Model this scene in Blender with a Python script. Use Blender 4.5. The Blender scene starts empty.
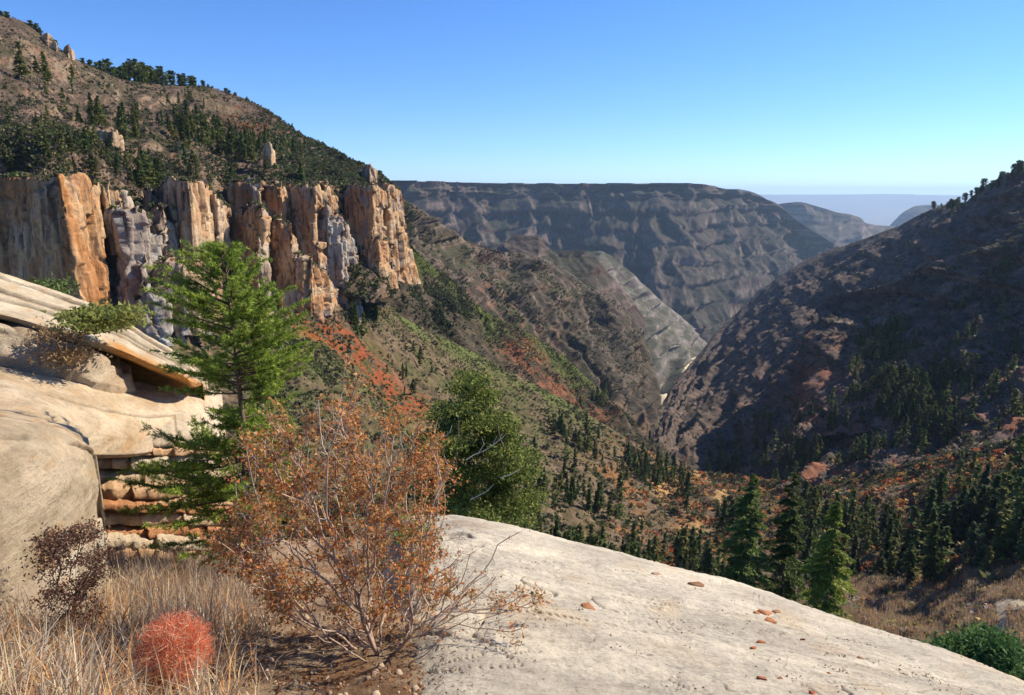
import bpy, math, random
import numpy as np
from mathutils import Vector, Matrix

# ---------------------------------------------------------------- camera, sky, sun
S = bpy.context.scene
COL = S.collection
PITCH = math.radians(-12.6)
FPX = 683.0
W, H = 1024, 695
cam_d = bpy.data.cameras.new("camera")
cam_d.lens = 24.0; cam_d.sensor_width = 36.0
cam_d.clip_start = 0.05; cam_d.clip_end = 90000
cam = bpy.data.objects.new("camera", cam_d); COL.objects.link(cam)
cam.location = (0, 0, 0); cam.rotation_euler = (math.radians(90) + PITCH, 0, 0)
S.camera = cam

SUN_AZ = math.radians(67)      # to the right of straight ahead (+Y), clockwise
SUN_EL = math.radians(39.5)
world = bpy.data.worlds.new("World"); S.world = world; world.use_nodes = True
nt = world.node_tree
bg = nt.nodes['Background']
sky = nt.nodes.new('ShaderNodeTexSky'); sky.sky_type = 'NISHITA'; sky.sun_disc = False
sky.sun_elevation = SUN_EL; sky.sun_rotation = SUN_AZ
sky.altitude = 1500; sky.air_density = 1.0; sky.dust_density = 0.0; sky.ozone_density = 3.0
hs = nt.nodes.new('ShaderNodeHueSaturation'); hs.inputs['Saturation'].default_value = 1.08
tm = nt.nodes.new('ShaderNodeMix'); tm.data_type = 'RGBA'; tm.blend_type = 'MULTIPLY'; tm.inputs[0].default_value = 1.0
tm.inputs[7].default_value = (0.77, 0.935, 1.25, 1); nt.links.new(sky.outputs[0], tm.inputs[6])
nt.links.new(tm.outputs[2], hs.inputs['Color']); nt.links.new(hs.outputs[0], bg.inputs[0]); bg.inputs[1].default_value = 0.088
sun_d = bpy.data.lights.new("sun", 'SUN'); sun_d.energy = 5.0; sun_d.angle = math.radians(0.55)
sun_d.color = (1.0, 0.90, 0.74)
sun = bpy.data.objects.new("sun", sun_d); COL.objects.link(sun)
sd = Vector((math.sin(SUN_AZ) * math.cos(SUN_EL), math.cos(SUN_AZ) * math.cos(SUN_EL), math.sin(SUN_EL)))
sun.rotation_euler = (-sd).to_track_quat('-Z', 'Y').to_euler()
SUNV = np.array(sd)
S.view_settings.view_transform = 'Standard'; S.view_settings.look = 'None'
S.view_settings.gamma = 1; S.view_settings.exposure = 0.78
try:
    S.cycles.use_denoising = True
    S.cycles.max_bounces = 6; S.cycles.diffuse_bounces = 2; S.cycles.transmission_bounces = 2
    S.cycles.transparent_max_bounces = 8; S.cycles.volume_bounces = 0
except Exception:
    pass

# ---------------------------------------------------------------- helpers
rng = np.random.default_rng(7)
random.seed(7)
CP, SP = math.cos(PITCH), math.sin(PITCH)

def ray(px, py):
    px = np.asarray(px, float); py = np.asarray(py, float)
    cx = (px - 512) / FPX; cy = (347.5 - py) / FPX
    x = cx; y = CP - cy * SP; z = SP + cy * CP
    return x, y, z

def P(px, py, r):
    """the world point seen at (px,py) at the horizontal range r metres"""
    x, y, z = ray(px, py); h = np.sqrt(x * x + y * y); k = np.asarray(r, float) / h
    return np.stack([x * k, y * k, z * k], -1)

def proj(p):
    x, y, z = p[..., 0], p[..., 1], p[..., 2]
    d = y * CP + z * SP; u = -y * SP + z * CP
    d = np.maximum(d, 1e-3)
    return 512 + FPX * x / d, 347.5 - FPX * u / d, d

_perm = np.random.default_rng(3).permutation(256).astype(np.int64)
_perm = np.concatenate([_perm, _perm, _perm])
_grad = np.random.default_rng(4).normal(size=(256, 3)); _grad /= np.linalg.norm(_grad, axis=1, keepdims=True)

def pnoise(x, y, z):
    x, y, z = np.broadcast_arrays(x, y, z)
    xi = np.floor(x).astype(np.int64); yi = np.floor(y).astype(np.int64); zi = np.floor(z).astype(np.int64)
    xf, yf, zf = x - xi, y - yi, z - zi
    u = xf * xf * xf * (xf * (xf * 6 - 15) + 10); v = yf * yf * yf * (yf * (yf * 6 - 15) + 10); w = zf * zf * zf * (zf * (zf * 6 - 15) + 10)
    xi &= 255; yi &= 255; zi &= 255
    out = 0
    for dx in (0, 1):
        for dy in (0, 1):
            for dz in (0, 1):
                h = _perm[_perm[_perm[xi + dx] + yi + dy] + zi + dz]
                g = _grad[h]
                dd = g[..., 0] * (xf - dx) + g[..., 1] * (yf - dy) + g[..., 2] * (zf - dz)
                out = out + dd * (u if dx else 1 - u) * (v if dy else 1 - v) * (w if dz else 1 - w)
    return out * 1.7

def fbm(x, y, z, octv=4, gain=0.5):
    a, s, t = 1.0, 0, 0
    for i in range(octv):
        s = s + a * pnoise(x, y, z); t += a
        x, y, z = x * 2.03 + 17.1, y * 2.03 + 5.3, z * 2.03 + 9.7; a *= gain
    return s / t

def ridged(x, y, z, octv=4, gain=0.5):
    a, s, t = 1.0, 0, 0
    for i in range(octv):
        s = s + a * (1 - np.abs(pnoise(x, y, z)) * 2); t += a
        x, y, z = x * 2.07 + 3.1, y * 2.07 + 15.3, z * 2.07 + 2.7; a *= gain
    return s / t

def sstep(a, b, x):
    t = np.clip((x - a) / (b - a), 0, 1); return t * t * (3 - 2 * t)

def tag(o, label=None, cat=None, group=None, kind=None):
    if label: o["label"] = label
    if cat: o["category"] = cat
    if group: o["group"] = group
    if kind: o["kind"] = kind
    return o

def empty(name, loc=(0, 0, 0), rz=0.0):
    o = bpy.data.objects.new(name, None); COL.objects.link(o)
    o.location = loc; o.rotation_euler = (0, 0, rz); o.empty_display_size = 0.1
    return o

def mesh(name, verts, faces, mat=None, parent=None, cols=None, smooth=False, link=True):
    """faces: int array (n,3) or (n,4), or list of such arrays"""
    if not isinstance(faces, list): faces = [faces]
    faces = [np.asarray(f, np.int32) for f in faces if len(f)]
    me = bpy.data.meshes.new(name)
    verts = np.asarray(verts, np.float32)
    me.vertices.add(len(verts)); me.vertices.foreach_set("co", verts.ravel())
    loops = np.concatenate([f.ravel() for f in faces])
    sizes = np.concatenate([np.full(len(f), f.shape[1], np.int32) for f in faces])
    starts = np.concatenate([[0], np.cumsum(sizes)[:-1]]).astype(np.int32)
    me.loops.add(len(loops)); me.loops.foreach_set("vertex_index", loops)
    me.polygons.add(len(sizes)); me.polygons.foreach_set("loop_start", starts)
    if smooth: me.polygons.foreach_set("use_smooth", np.ones(len(sizes), bool))
    me.update(calc_edges=True); me.validate()
    if cols is not None:
        ca = me.color_attributes.new("Col", 'FLOAT_COLOR', 'POINT')
        c = np.ones((len(verts), 4), np.float32); c[:, :3] = np.clip(cols, 0, 1)
        ca.data.foreach_set("color", c.ravel())
    if mat: me.materials.append(mat)
    if not link: return me
    o = bpy.data.objects.new(name, me); COL.objects.link(o)
    if parent: o.parent = parent
    return o

class MB:
    """collects pieces of geometry that become one mesh"""
    def __init__(s): s.v = []; s.t = []; s.q = []; s.c = []; s.n = 0
    def add(s, v, t=None, q=None, c=None):
        v = np.asarray(v, float).reshape(-1, 3)
        if t is not None and len(t): s.t.append(np.asarray(t) + s.n)
        if q is not None and len(q): s.q.append(np.asarray(q) + s.n)
        if c is None: c = (1, 1, 1)
        s.c.append(np.broadcast_to(np.asarray(c, float), (len(v), 3)))
        s.v.append(v); s.n += len(v)
    def build(s, name, mat, parent=None, smooth=False, link=True):
        f = []
        if s.t: f.append(np.concatenate(s.t))
        if s.q: f.append(np.concatenate(s.q))
        return mesh(name, np.concatenate(s.v), f, mat, parent, np.concatenate(s.c), smooth, link)

def gridfaces(nr, nc):
    a = np.arange(nr * nc).reshape(nr, nc)
    return np.stack([a[:-1, :-1], a[1:, :-1], a[1:, 1:], a[:-1, 1:]], -1).reshape(-1, 4)

def tube(mb, pts, rad, sides=5, c=(1, 1, 1)):
    pts = np.asarray(pts, float); n = len(pts)
    rad = np.broadcast_to(np.asarray(rad, float), (n,))
    tan = np.gradient(pts, axis=0); tan /= np.linalg.norm(tan, axis=1, keepdims=True) + 1e-9
    ref = np.array([0.13, 0.31, 1.0]) if abs(tan[0, 2]) < 0.9 else np.array([1.0, 0.2, 0])
    a = np.cross(tan, ref); a /= np.linalg.norm(a, axis=1, keepdims=True) + 1e-9
    b = np.cross(tan, a)
    th = np.linspace(0, 2 * math.pi, sides, endpoint=False)
    v = pts[:, None] + rad[:, None, None] * (a[:, None] * np.cos(th)[None, :, None] + b[:, None] * np.sin(th)[None, :, None])
    idx = np.arange(n * sides).reshape(n, sides); nx = np.roll(idx, -1, 1)
    q = np.stack([idx[:-1], nx[:-1], nx[1:], idx[1:]], -1).reshape(-1, 4)
    mb.add(v.reshape(-1, 3), q=q, c=c)

# ---------------------------------------------------------------- materials
def new_mat(name):
    m = bpy.data.materials.new(name); m.use_nodes = True
    t = m.node_tree; b = t.nodes['Principled BSDF']
    b.inputs['Roughness'].default_value = 0.95
    b.inputs['Specular IOR Level'].default_value = 0.15
    return m, t, b

def N(t, typ, **kw):
    n = t.nodes.new(typ)
    for k, v in kw.items(): setattr(n, k, v)
    return n

def noise_tex(t, scale, detail=5, rough=0.6, stretch=(1, 1, 1), rot=(0, 0, 0)):
    tc = N(t, 'ShaderNodeTexCoord'); mp = N(t, 'ShaderNodeMapping')
    mp.inputs['Scale'].default_value = stretch; mp.inputs['Rotation'].default_value = rot
    n = N(t, 'ShaderNodeTexNoise'); n.inputs['Scale'].default_value = scale
    n.inputs['Detail'].default_value = detail; n.inputs['Roughness'].default_value = rough
    t.links.new(tc.outputs['Object'], mp.inputs[0]); t.links.new(mp.outputs[0], n.inputs['Vector'])
    return n.outputs['Fac']

def ramp(t, fac, stops):
    r = N(t, 'ShaderNodeValToRGB'); e = r.color_ramp.elements
    while len(e) < len(stops): e.new(0.5)
    for el, (p, c) in zip(e, stops):
        el.position = p; el.color = (*c, 1) if len(c) == 3 else c
    t.links.new(fac, r.inputs[0]); return r.outputs[0]

def mix(t, a, b, fac, mode='MULTIPLY'):
    m = N(t, 'ShaderNodeMix', data_type='RGBA', blend_type=mode)
    for sock, v in ((m.inputs[0], fac), (m.inputs[6], a), (m.inputs[7], b)):
        if hasattr(v, 'is_output') or hasattr(v, 'links'): t.links.new(v, sock)
        elif isinstance(v, (int, float)): sock.default_value = v
        else: sock.default_value = (*v, 1)
    return m.outputs[2]

def bump(t, b, h, dist, strength=1.0, prev=None):
    n = N(t, 'ShaderNodeBump'); n.inputs['Distance'].default_value = dist; n.inputs['Strength'].default_value = strength
    t.links.new(h, n.inputs['Height'])
    if prev: t.links.new(prev, n.inputs['Normal'])
    t.links.new(n.outputs[0], b.inputs['Normal']); return n.outputs[0]

def col_attr(t):
    a = N(t, 'ShaderNodeVertexColor'); a.layer_name = "Col"; return a.outputs['Color']

def ground_mat(name, scale, bdist, lo=0.6, hi=1.35, scale2=None):
    m, t, b = new_mat(name)
    n1 = noise_tex(t, scale, 8, 0.7)
    c = mix(t, col_attr(t), ramp(t, n1, [(0.3, (lo,) * 3), (0.7, (hi,) * 3)]), 1.0)
    t.links.new(c, b.inputs['Base Color'])
    bump(t, b, n1, bdist, 1.0)
    return m

def leaf_mat(name, transl=0.35, rough=0.6):
    m, t, b = new_mat(name)
    c = col_attr(t)
    out = t.nodes['Material Output']
    tr = N(t, 'ShaderNodeBsdfTranslucent'); ms = N(t, 'ShaderNodeMixShader'); ms.inputs[0].default_value = transl
    t.links.new(c, b.inputs['Base Color']); t.links.new(c, tr.inputs[0]); b.inputs['Roughness'].default_value = rough
    t.links.new(b.outputs[0], ms.inputs[1]); t.links.new(tr.outputs[0], ms.inputs[2]); t.links.new(ms.outputs[0], out.inputs[0])
    return m

M_NEAR = ground_mat('hillside_soil', 0.45, 0.8)
M_MID = ground_mat('spur_rock', 0.12, 3.0)
M_FAR = ground_mat('canyon_rock', 0.03, 10.0, 0.75, 1.2)
M_LEAF = leaf_mat('needles', 0.33)
M_LEAF2 = leaf_mat('dry_leaves', 0.45)
M_BARK, _t, _b = new_mat('bark')
_t.links.new(mix(_t, col_attr(_t), ramp(_t, noise_tex(_t, 25, 6, 0.7, (1, 1, 0.25)), [(0.3, (0.5,) * 3), (0.75, (1.5,) * 3)]), 1.0), _b.inputs['Base Color'])

# ---------------------------------------------------------------- terrain sheets
def crinterp(xs, ys, x):
    """monotone cubic along the last axis of ys"""
    xs = np.asarray(xs, float); ys = np.asarray(ys, float)
    h = np.diff(xs); d = np.diff(ys, axis=-1) / h
    m = np.zeros_like(ys); m[..., 0] = d[..., 0]; m[..., -1] = d[..., -1]
    if ys.shape[-1] > 2:
        a, b = d[..., :-1], d[..., 1:]
        with np.errstate(divide='ignore', invalid='ignore'):
            hm = 2 * a * b / (a + b)
        m[..., 1:-1] = np.where(a * b > 0, np.nan_to_num(hm), 0)
    i = np.clip(np.searchsorted(xs, x) - 1, 0, len(xs) - 2)
    t = (x - xs[i]) / h[i]; t = np.clip(t, 0, 1)
    return ((2 * t ** 3 - 3 * t ** 2 + 1) * ys[..., i] + (t ** 3 - 2 * t ** 2 + t) * h[i] * m[..., i]
            + (-2 * t ** 3 + 3 * t ** 2) * ys[..., i + 1] + (t ** 3 - t ** 2) * h[i] * m[..., i + 1])

SHEETS = {}
ZB = np.full((H + 4, W + 4), 1e9)

def splat(p):
    px, py, d = proj(p)
    i = np.round(py).astype(int); j = np.round(px).astype(int)
    ok = (i >= 1) & (i < H + 3) & (j >= 1) & (j < W + 3) & (d > 0.1)
    for di in (-1, 0, 1):
        for dj in (-1, 0, 1):
            np.minimum.at(ZB, (i[ok] + di, j[ok] + dj), d[ok])

def sheet(name, cols, mat, colour, step=1.3, rough=(), gully=None, terr=None, back=(1.15, -0.05), objname=None, backrows=10, vert=0.5, seed=0.0, crest=0.10, dim=1.0, c0=0.12, cracks=(), damp=None, flat_top=False):
    pxs = sorted(cols); ctrl = np.array([cols[k] for k in pxs], float)       # (nc, nr, 2)
    ncol = int((pxs[-1] - pxs[0]) / step) + 1
    nrow = int(max(np.ptp(ctrl[:, :, 0], axis=1)) / step) + 1
    x = np.linspace(pxs[0], pxs[-1], ncol)
    c = np.moveaxis(ctrl, 0, -1)                                             # (nr,2,nc)
    c = c.copy(); c[:, 1] = np.log(c[:, 1])
    c = crinterp(pxs, c, x)                                                  # (nr,2,ncol)
    tr = np.linspace(0, 1, c.shape[0]); tt = np.linspace(0, 1, nrow)
    c = crinterp(tr, np.moveaxis(c, 0, -1), tt)                              # (2,ncol,nrow)
    PY = c[0].T; R = np.exp(c[1].T); PX = np.broadcast_to(x, PY.shape)
    pts = P(PX, PY, R)
    # the far side of the crest falls away
    bk = []
    for k in range(backrows, 0, -1):
        f = k / backrows
        q = pts[0].copy(); q[:, :2] *= 1 + (back[0] - 1) * f; q[:, 2] += back[1] * R[0] * f ** 1.3
        bk.append(q)
    nb = len(bk)
    pts = np.concatenate([np.array(bk), pts]) if nb else pts
    PXf = np.concatenate([np.repeat(PX[:1], nb, 0), PX]); PYf = np.concatenate([np.repeat(PY[:1], nb, 0), PY]); Rf = np.concatenate([np.repeat(R[:1], nb, 0), R])
    gr = np.gradient(pts, axis=0); gc = np.gradient(pts, axis=1)
    n = np.cross(gr, gc); n /= np.linalg.norm(n, axis=-1, keepdims=True) + 1e-9
    n *= np.where(n[..., 2:] < 0, -1, 1)
    hn = n.copy(); hn[..., 2] = 0; hl = np.linalg.norm(hn, axis=-1, keepdims=True); hn = hn / (hl + 0.15)
    s = np.cumsum(np.linalg.norm(gc, axis=-1), axis=1).mean(0)[None, :] * np.ones_like(Rf)
    tdist = np.cumsum(np.linalg.norm(gr, axis=-1), axis=0).mean(1)[:, None] * np.ones_like(Rf)
    X, Y, Z = pts[..., 0], pts[..., 1], pts[..., 2]
    D = np.zeros_like(Rf); Hd = np.zeros_like(Rf)
    if gully:
        L, amp = gully[:2]; asp = gully[2] if len(gully) > 2 else 3.0
        skew = gully[3] if len(gully) > 3 else 0.0
        wx = fbm(X / (2 * L) + seed, Y / (2 * L), Z / (2 * L), 3) * L * 0.8
        g = ridged((s + wx + skew * tdist) / L + seed, (tdist + wx) / (L * asp), 0.5, 3, 0.42)
        D += amp * 0.6 * (g - 0.5)
    for L, amp in rough:
        D += amp * fbm(X / L + seed, Y / L, Z / L, 5, 0.55)
    if terr:
        Hh, amp = terr[:2]
        zz = Z + D * 0.3 + fbm(X / (Hh * 12), Y / (Hh * 12), 0.3 + seed, 3) * Hh * 0.6
        f = zz / Hh; f1 = f - np.floor(f)
        # cliff for the top 45% of each band, apron below
        prof = np.where(f1 > 0.55, (f1 - 0.55) / 0.45 * 0.12, 0.12 + (0.55 - f1) / 0.55 * 0.88)
        Hd += amp * (prof - (1 - f1) - 0.0)
        f2 = f * 3.3; f2 = f2 - np.floor(f2)
        Hd += amp * 0.22 * (np.where(f2 > 0.5, 0.1, (0.5 - f2) * 1.8) - (1 - f2) + 0.3)
    for L, dep in cracks:
        cn = np.abs(pnoise(X / L + 0.4 * pnoise(X / 0.5, Y / 0.5, 0.0), Y / (L * 0.45), seed + L)); D -= dep * np.exp(-(cn / 0.012) ** 2) * sstep(-0.1, 0.15, pnoise(X / L, Y / L, 9.0))
    rf = (np.arange(PXf.shape[0]) - nb) / max(1, nrow)
    cf = (c0 + (1 - c0) * sstep(0.0, crest, np.abs(rf)))[:, None]
    if crest: D = D * cf; Hd = Hd * cf
    if damp is not None:
        dm = damp(PXf, PYf); D = D * dm; Hd = Hd * dm
    pts = pts + n * D[..., None] + hn * Hd[..., None]
    if flat_top: pts[..., 2] = np.minimum(pts[..., 2], pts[nb, :, 2].mean() * 0 + P(PXf[0], PYf[nb], Rf[nb])[:, 2][None, :] + 2.0)
    gr = np.gradient(pts, axis=0); gc = np.gradient(pts, axis=1)
    n2 = np.cross(gr, gc); n2 /= np.linalg.norm(n2, axis=-1, keepdims=True) + 1e-9
    steep = 1 - np.abs(n2[..., 2])
    cc = colour(pts[..., 0], pts[..., 1], pts[..., 2], steep, PXf, PYf, D) * dim
    o = mesh(objname or name, pts.reshape(-1, 3), gridfaces(*PXf.shape), mat, None, cc.reshape(-1, 3), smooth=True)
    tag(o, kind='structure')
    if step <= 2.0: splat(pts.reshape(-1, 3))
    SHEETS[name] = (pts, PXf, PYf, nb, n2 * np.sign(n2[..., 2:] + 1e-9))
    return o

def lerp(a, b, t):
    return np.asarray(a, float) + (np.asarray(b, float) - np.asarray(a, float)) * np.asarray(t, float)[..., None]
def blob(px, py, cx, cy, rx, ry):
    return np.exp(-(((px - cx) / rx) ** 2 + ((py - cy) / ry) ** 2))
def along(px, py, line, w):
    """1 near a polyline given in picture columns, falling off over w"""
    best = np.full(px.shape, 1e9)
    for (x0, y0), (x1, y1) in zip(line[:-1], line[1:]):
        dx, dy = x1 - x0, y1 - y0; L = dx * dx + dy * dy
        t = np.clip(((px - x0) * dx + (py - y0) * dy) / L, 0, 1)
        best = np.minimum(best, np.hypot(px - x0 - t * dx, py - y0 - t * dy))
    return np.exp(-(best / w) ** 2)
# ---------------------------------------------------------------- far ground and canyon walls
BROWN = (0.17, 0.115, 0.085); GREY = (0.22, 0.19, 0.165); RED = (0.36, 0.12, 0.05); GREEN = (0.085, 0.11, 0.035)
SCRUB = (0.06, 0.065, 0.035); TAN = (0.36, 0.27, 0.17); ORANGE = (0.45, 0.19, 0.07)

def c_plain(X, Y, Z, st, px, py, D):
    return lerp((0.20, 0.17, 0.14), (0.12, 0.12, 0.09), fbm(X / 3000, Y / 3000, 0.0, 4) + 0.5)

th = np.linspace(0, 2 * math.pi, 129)[:-1]; rr = np.array([30, 300, 2000, 8000, 20000, 34000.])
gx = np.outer(rr, np.cos(th)); gy = np.outer(rr, np.sin(th))
gv = np.stack([gx, gy, np.full_like(gx, -900.0)], -1)
gq = gridfaces(len(rr), 128)
wrap = np.array([[i * 128 + 127, (i + 1) * 128 + 127, (i + 1) * 128, i * 128] for i in range(len(rr) - 1)])
gv = gv.reshape(-1, 3); nG = len(gv); gv = np.vstack([gv, [[0, 0, -900.0]]])
tr = np.array([[nG, i, (i + 1) % 128] for i in range(128)])
tag(mesh('ground', gv, [np.vstack([gq, wrap]), tr], M_FAR, None, c_plain(gv[:, 0], gv[:, 1], gv[:, 2], 0, 0, 0, 0)), kind='structure')

def c_far(X, Y, Z, st, px, py, D):
    n = fbm(X / 160, Y / 160, Z / 160, 5)
    wz = Z + fbm(X / 400, Y / 400, 0.0, 3) * 25
    band = 0.55 * (np.sin(wz / 11) * 0.5 + 0.5) + 0.45 * (pnoise(wz / 7.0, X / 900, Y / 900) + 0.5)
    rock = lerp((0.17, 0.095, 0.08), (0.44, 0.33, 0.27), sstep(0.2, 0.8, band + n * 0.5))
    veg = lerp((0.12, 0.115, 0.072), (0.18, 0.14, 0.115), sstep(-0.3, 0.4, n))
    return lerp(veg, rock, 0) * 0 + veg + (rock - veg) * sstep(0.28, 0.5, st + n * 0.15)[..., None]

def c_plateau(X, Y, Z, st, px, py, D):
    return lerp((0.16, 0.15, 0.14), (0.22, 0.2, 0.19), fbm(X / 2500, Y / 2500, Z / 200, 4) + 0.5)

sheet('plateau', {
    200: [(193.2, 33000), (205, 30000), (240, 16000)], 760: [(194.6, 33000), (205, 30000), (240, 16000)],
    870: [(194.2, 33000), (205, 30000), (240, 16000)], 960: [(195.2, 33000), (205, 30000), (240, 16000)],
    1300: [(194.0, 33000), (205, 30000), (240, 16000)]}, M_FAR, c_plateau, step=2.5, rough=[(3000, 60)], back=(1.02, 0), objname='far_plateau')

sheet('mesa_b', {
    830: [(238, 9500), (262, 9000), (300, 8000)], 885: [(229, 9500), (245, 9000), (290, 8000)], 896: [(219, 9500), (240, 9000), (290, 8000)], 905: [(211, 9500), (230, 9000), (290, 8000)],
    918: [(205.5, 9500), (225, 9000), (290, 8000)], 946: [(204.5, 9500), (225, 9000), (290, 8000)],
    962: [(206, 9500), (226, 9000), (290, 8000)], 1010: [(214, 9500), (230, 9000), (290, 8000)]},
    M_FAR, c_far, rough=[(700, 60)], gully=(500, 120), terr=(120, 100), objname='mesa', dim=0.45)
sheet('mesa_a', {
    690: [(187, 6200), (215, 6000), (300, 5200)], 744: [(190, 6400), (222, 6100), (300, 5200)], 766: [(198, 6400), (225, 6100), (300, 5200)],
    773: [(207, 6400), (230, 6100), (300, 5200)], 779: [(204, 6300), (228, 6000), (300, 5200)], 800: [(202.5, 6200), (228, 6000), (302, 5200)],
    818: [(206, 6200), (230, 5900), (304, 5200)], 834: [(211, 6200), (234, 5900), (304, 5100)], 858: [(217, 6300), (238, 6000), (300, 5300)],
    868: [(223, 6400), (240, 6000), (298, 5300)], 892: [(226.5, 6700), (242, 6300), (296, 5500)], 930: [(229, 7000), (244, 6600), (296, 5600)]},
    M_FAR, c_far, rough=[(500, 40)], gully=(380, 130), terr=(150, 90), objname='mesa', dim=0.45, seed=3.3)

# the long rim wall that closes the view: a sheer upper band under a flat rim
def cliffed(c):
    return {k: [v[0], (v[0][0] + 1.5, v[0][1] - 30), (v[0][0] + 11, v[0][1] - 42), (v[0][0] + 16, v[0][1] * 0.97)] + v[2:] for k, v in c.items()}

sheet('rim_wall', cliffed({
    330: [(181, 3000), (212, 2850), (235, 2700), (290, 2300), (380, 1900)],
    400: [(181, 3000), (212, 2880), (235, 2700), (290, 2300), (380, 1900)],
    470: [(182.5, 3300), (206, 3150), (240, 2900), (290, 2500), (380, 2100)],
    540: [(183.5, 3500), (214, 3350), (245, 3100), (300, 2600), (380, 2200)],
    600: [(183.5, 3500), (212, 3300), (246, 3000), (300, 2600), (380, 2200)],
    650: [(183.5, 3400), (214, 3200), (250, 2900), (300, 2550), (380, 2200)],
    695: [(183.5, 3400), (208, 3250), (250, 2950), (300, 2600), (380, 2250)],
    722: [(188, 3700), (212, 3500), (250, 3200), (300, 2800), (380, 2300)],
    748: [(193, 3800), (216, 3600), (250, 3300), (300, 2900), (380, 2400)],
    775: [(203, 3950), (224, 3750), (258, 3400), (300, 3000), (380, 2450)],
    800: [(222, 4050), (240, 3850), (264, 3500), (300, 3100), (380, 2500)],
    845: [(250, 4100), (260, 3900), (274, 3600), (300, 3200), (380, 2600)]}),
    M_FAR, c_far, step=1.1, rough=[(240, 26), (60, 14), (22, 7)], gully=(190, 150, 4.5), terr=(66, 84), objname='canyon_wall', dim=0.33, seed=1.7, backrows=4, back=(1.03, 0.0), crest=0.09, c0=0.015, flat_top=True)

def c_grey(X, Y, Z, st, px, py, D):
    n = fbm(X / 60, Y / 60, Z / 60, 5)
    band = np.sin(Z / 4.5 + fbm(X / 150, Y / 150, 0.0, 3) * 3) * 0.5 + 0.5
    rock = lerp((0.25, 0.20, 0.17), (0.48, 0.42, 0.36), sstep(0.2, 0.9, band * 0.6 + n * 0.7 + 0.25))
    veg = lerp((0.13, 0.13, 0.09), (0.25, 0.22, 0.17), sstep(-0.3, 0.4, n))
    return veg + (rock - veg) * sstep(0.3, 0.55, st + n * 0.15)[..., None]

# pale banded spur at the head of the gorge
sheet('banded_spur', {
    500: [(262, 1500), (300, 1400), (350, 1250), (430, 1000)],
    560: [(254, 1800), (290, 1600), (350, 1400), (450, 1100)],
    600: [(251, 1850), (285, 1650), (350, 1400), (455, 1150)],
    620: [(262, 1850), (295, 1650), (355, 1400), (460, 1150)],
    648: [(288, 1900), (316, 1700), (365, 1450), (455, 1200)],
    668: [(306, 2000), (326, 1800), (368, 1520), (450, 1230)],
    688: [(322, 2150), (335, 1950), (368, 1600), (440, 1260)],
    700: [(337, 2250), (345, 2050), (372, 1650), (430, 1300)],
    720: [(352, 2250), (360, 2050), (385, 1650), (430, 1300)]},
    M_FAR, c_grey, rough=[(120, 14), (30, 4)], gully=(120, 70, 3, 0.3), terr=(36, 52), objname='canyon_wall', dim=0.5, seed=5.1, back=(1.2, -0.12))

sheet('butte', {
    395: [(240, 1150), (262, 1090), (300, 1000)],
    450: [(262, 1250), (280, 1190), (320, 1050)], 484: [(252, 1300), (280, 1200), (320, 1050)], 506: [(242, 1330), (270, 1230), (320, 1080)],
    514: [(235.5, 1340), (262, 1240), (320, 1080)], 538: [(236, 1340), (262, 1240), (320, 1080)], 547: [(247, 1340), (266, 1240), (325, 1080)],
    556: [(251, 1340), (272, 1240), (335, 1080)], 580: [(250, 1350), (274, 1250), (345, 1090)], 596: [(257, 1350), (284, 1250), (355, 1090)],
    608: [(272, 1350), (300, 1250), (360, 1090)], 628: [(294, 1350), (320, 1250), (380, 1090)], 645: [(318, 1350), (340, 1250), (400, 1090)]},
    M_FAR, c_far, rough=[(90, 10), (25, 3)], gully=(110, 38, 3), terr=(34, 26), objname='butte', dim=0.4, seed=8.2, back=(1.15, -0.1))

def c_floor(X, Y, Z, st, px, py, D):
    n = fbm(X / 25, Y / 25, Z / 25, 5)
    return lerp((0.3, 0.28, 0.16), (0.62, 0.54, 0.38), sstep(-0.3, 0.3, n + 0.25))
sheet('gorge', {
    600: [(330, 2000), (385, 1500), (430, 1220), (500, 900)], 655: [(348, 1900), (392, 1450), (428, 1180), (500, 880)],
    672: [(352, 1900), (388, 1480), (425, 1180), (500, 880)],
    690: [(356, 1900), (378, 1550), (420, 1180), (500, 880)], 760: [(330, 1900), (380, 1550), (420, 1180), (500, 880)]},
    M_MID, c_floor, rough=[(60, 12), (15, 3)], gully=(60, 25, 3, 0.5), objname='canyon_floor', seed=2.0)

def c_spur(X, Y, Z, st, px, py, D):
    n = fbm(X / 14, Y / 14, Z / 14, 5); n2 = fbm(X / 50 + 9, Y / 50, Z / 50, 4)
    base = lerp((0.10, 0.085, 0.06), (0.21, 0.165, 0.125), sstep(-0.35, 0.4, n))
    g = sstep(0.0, 0.35, n2 + 0.15 - (px - 400) / 600)
    base = base + (np.array((0.10, 0.115, 0.045)) - base) * (0.55 * g)[..., None]
    redw = np.clip(along(px, py, [(480, 300), (540, 345), (545, 380), (600, 420), (650, 450)], 18) * 0.9 + sstep(0.25, 0.5, n2) * 0.5, 0, 1)
    base = base + (np.array((0.34, 0.17, 0.10)) - base) * (redw * sstep(0.0, 0.25, n))[..., None]
    rock = lerp((0.23, 0.14, 0.10), (0.36, 0.27, 0.20), sstep(-0.3, 0.3, n + np.sin(Z / 3.0) * 0.25))
    return base + (rock - base) * sstep(0.45, 0.7, st + n * 0.2)[..., None]

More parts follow.
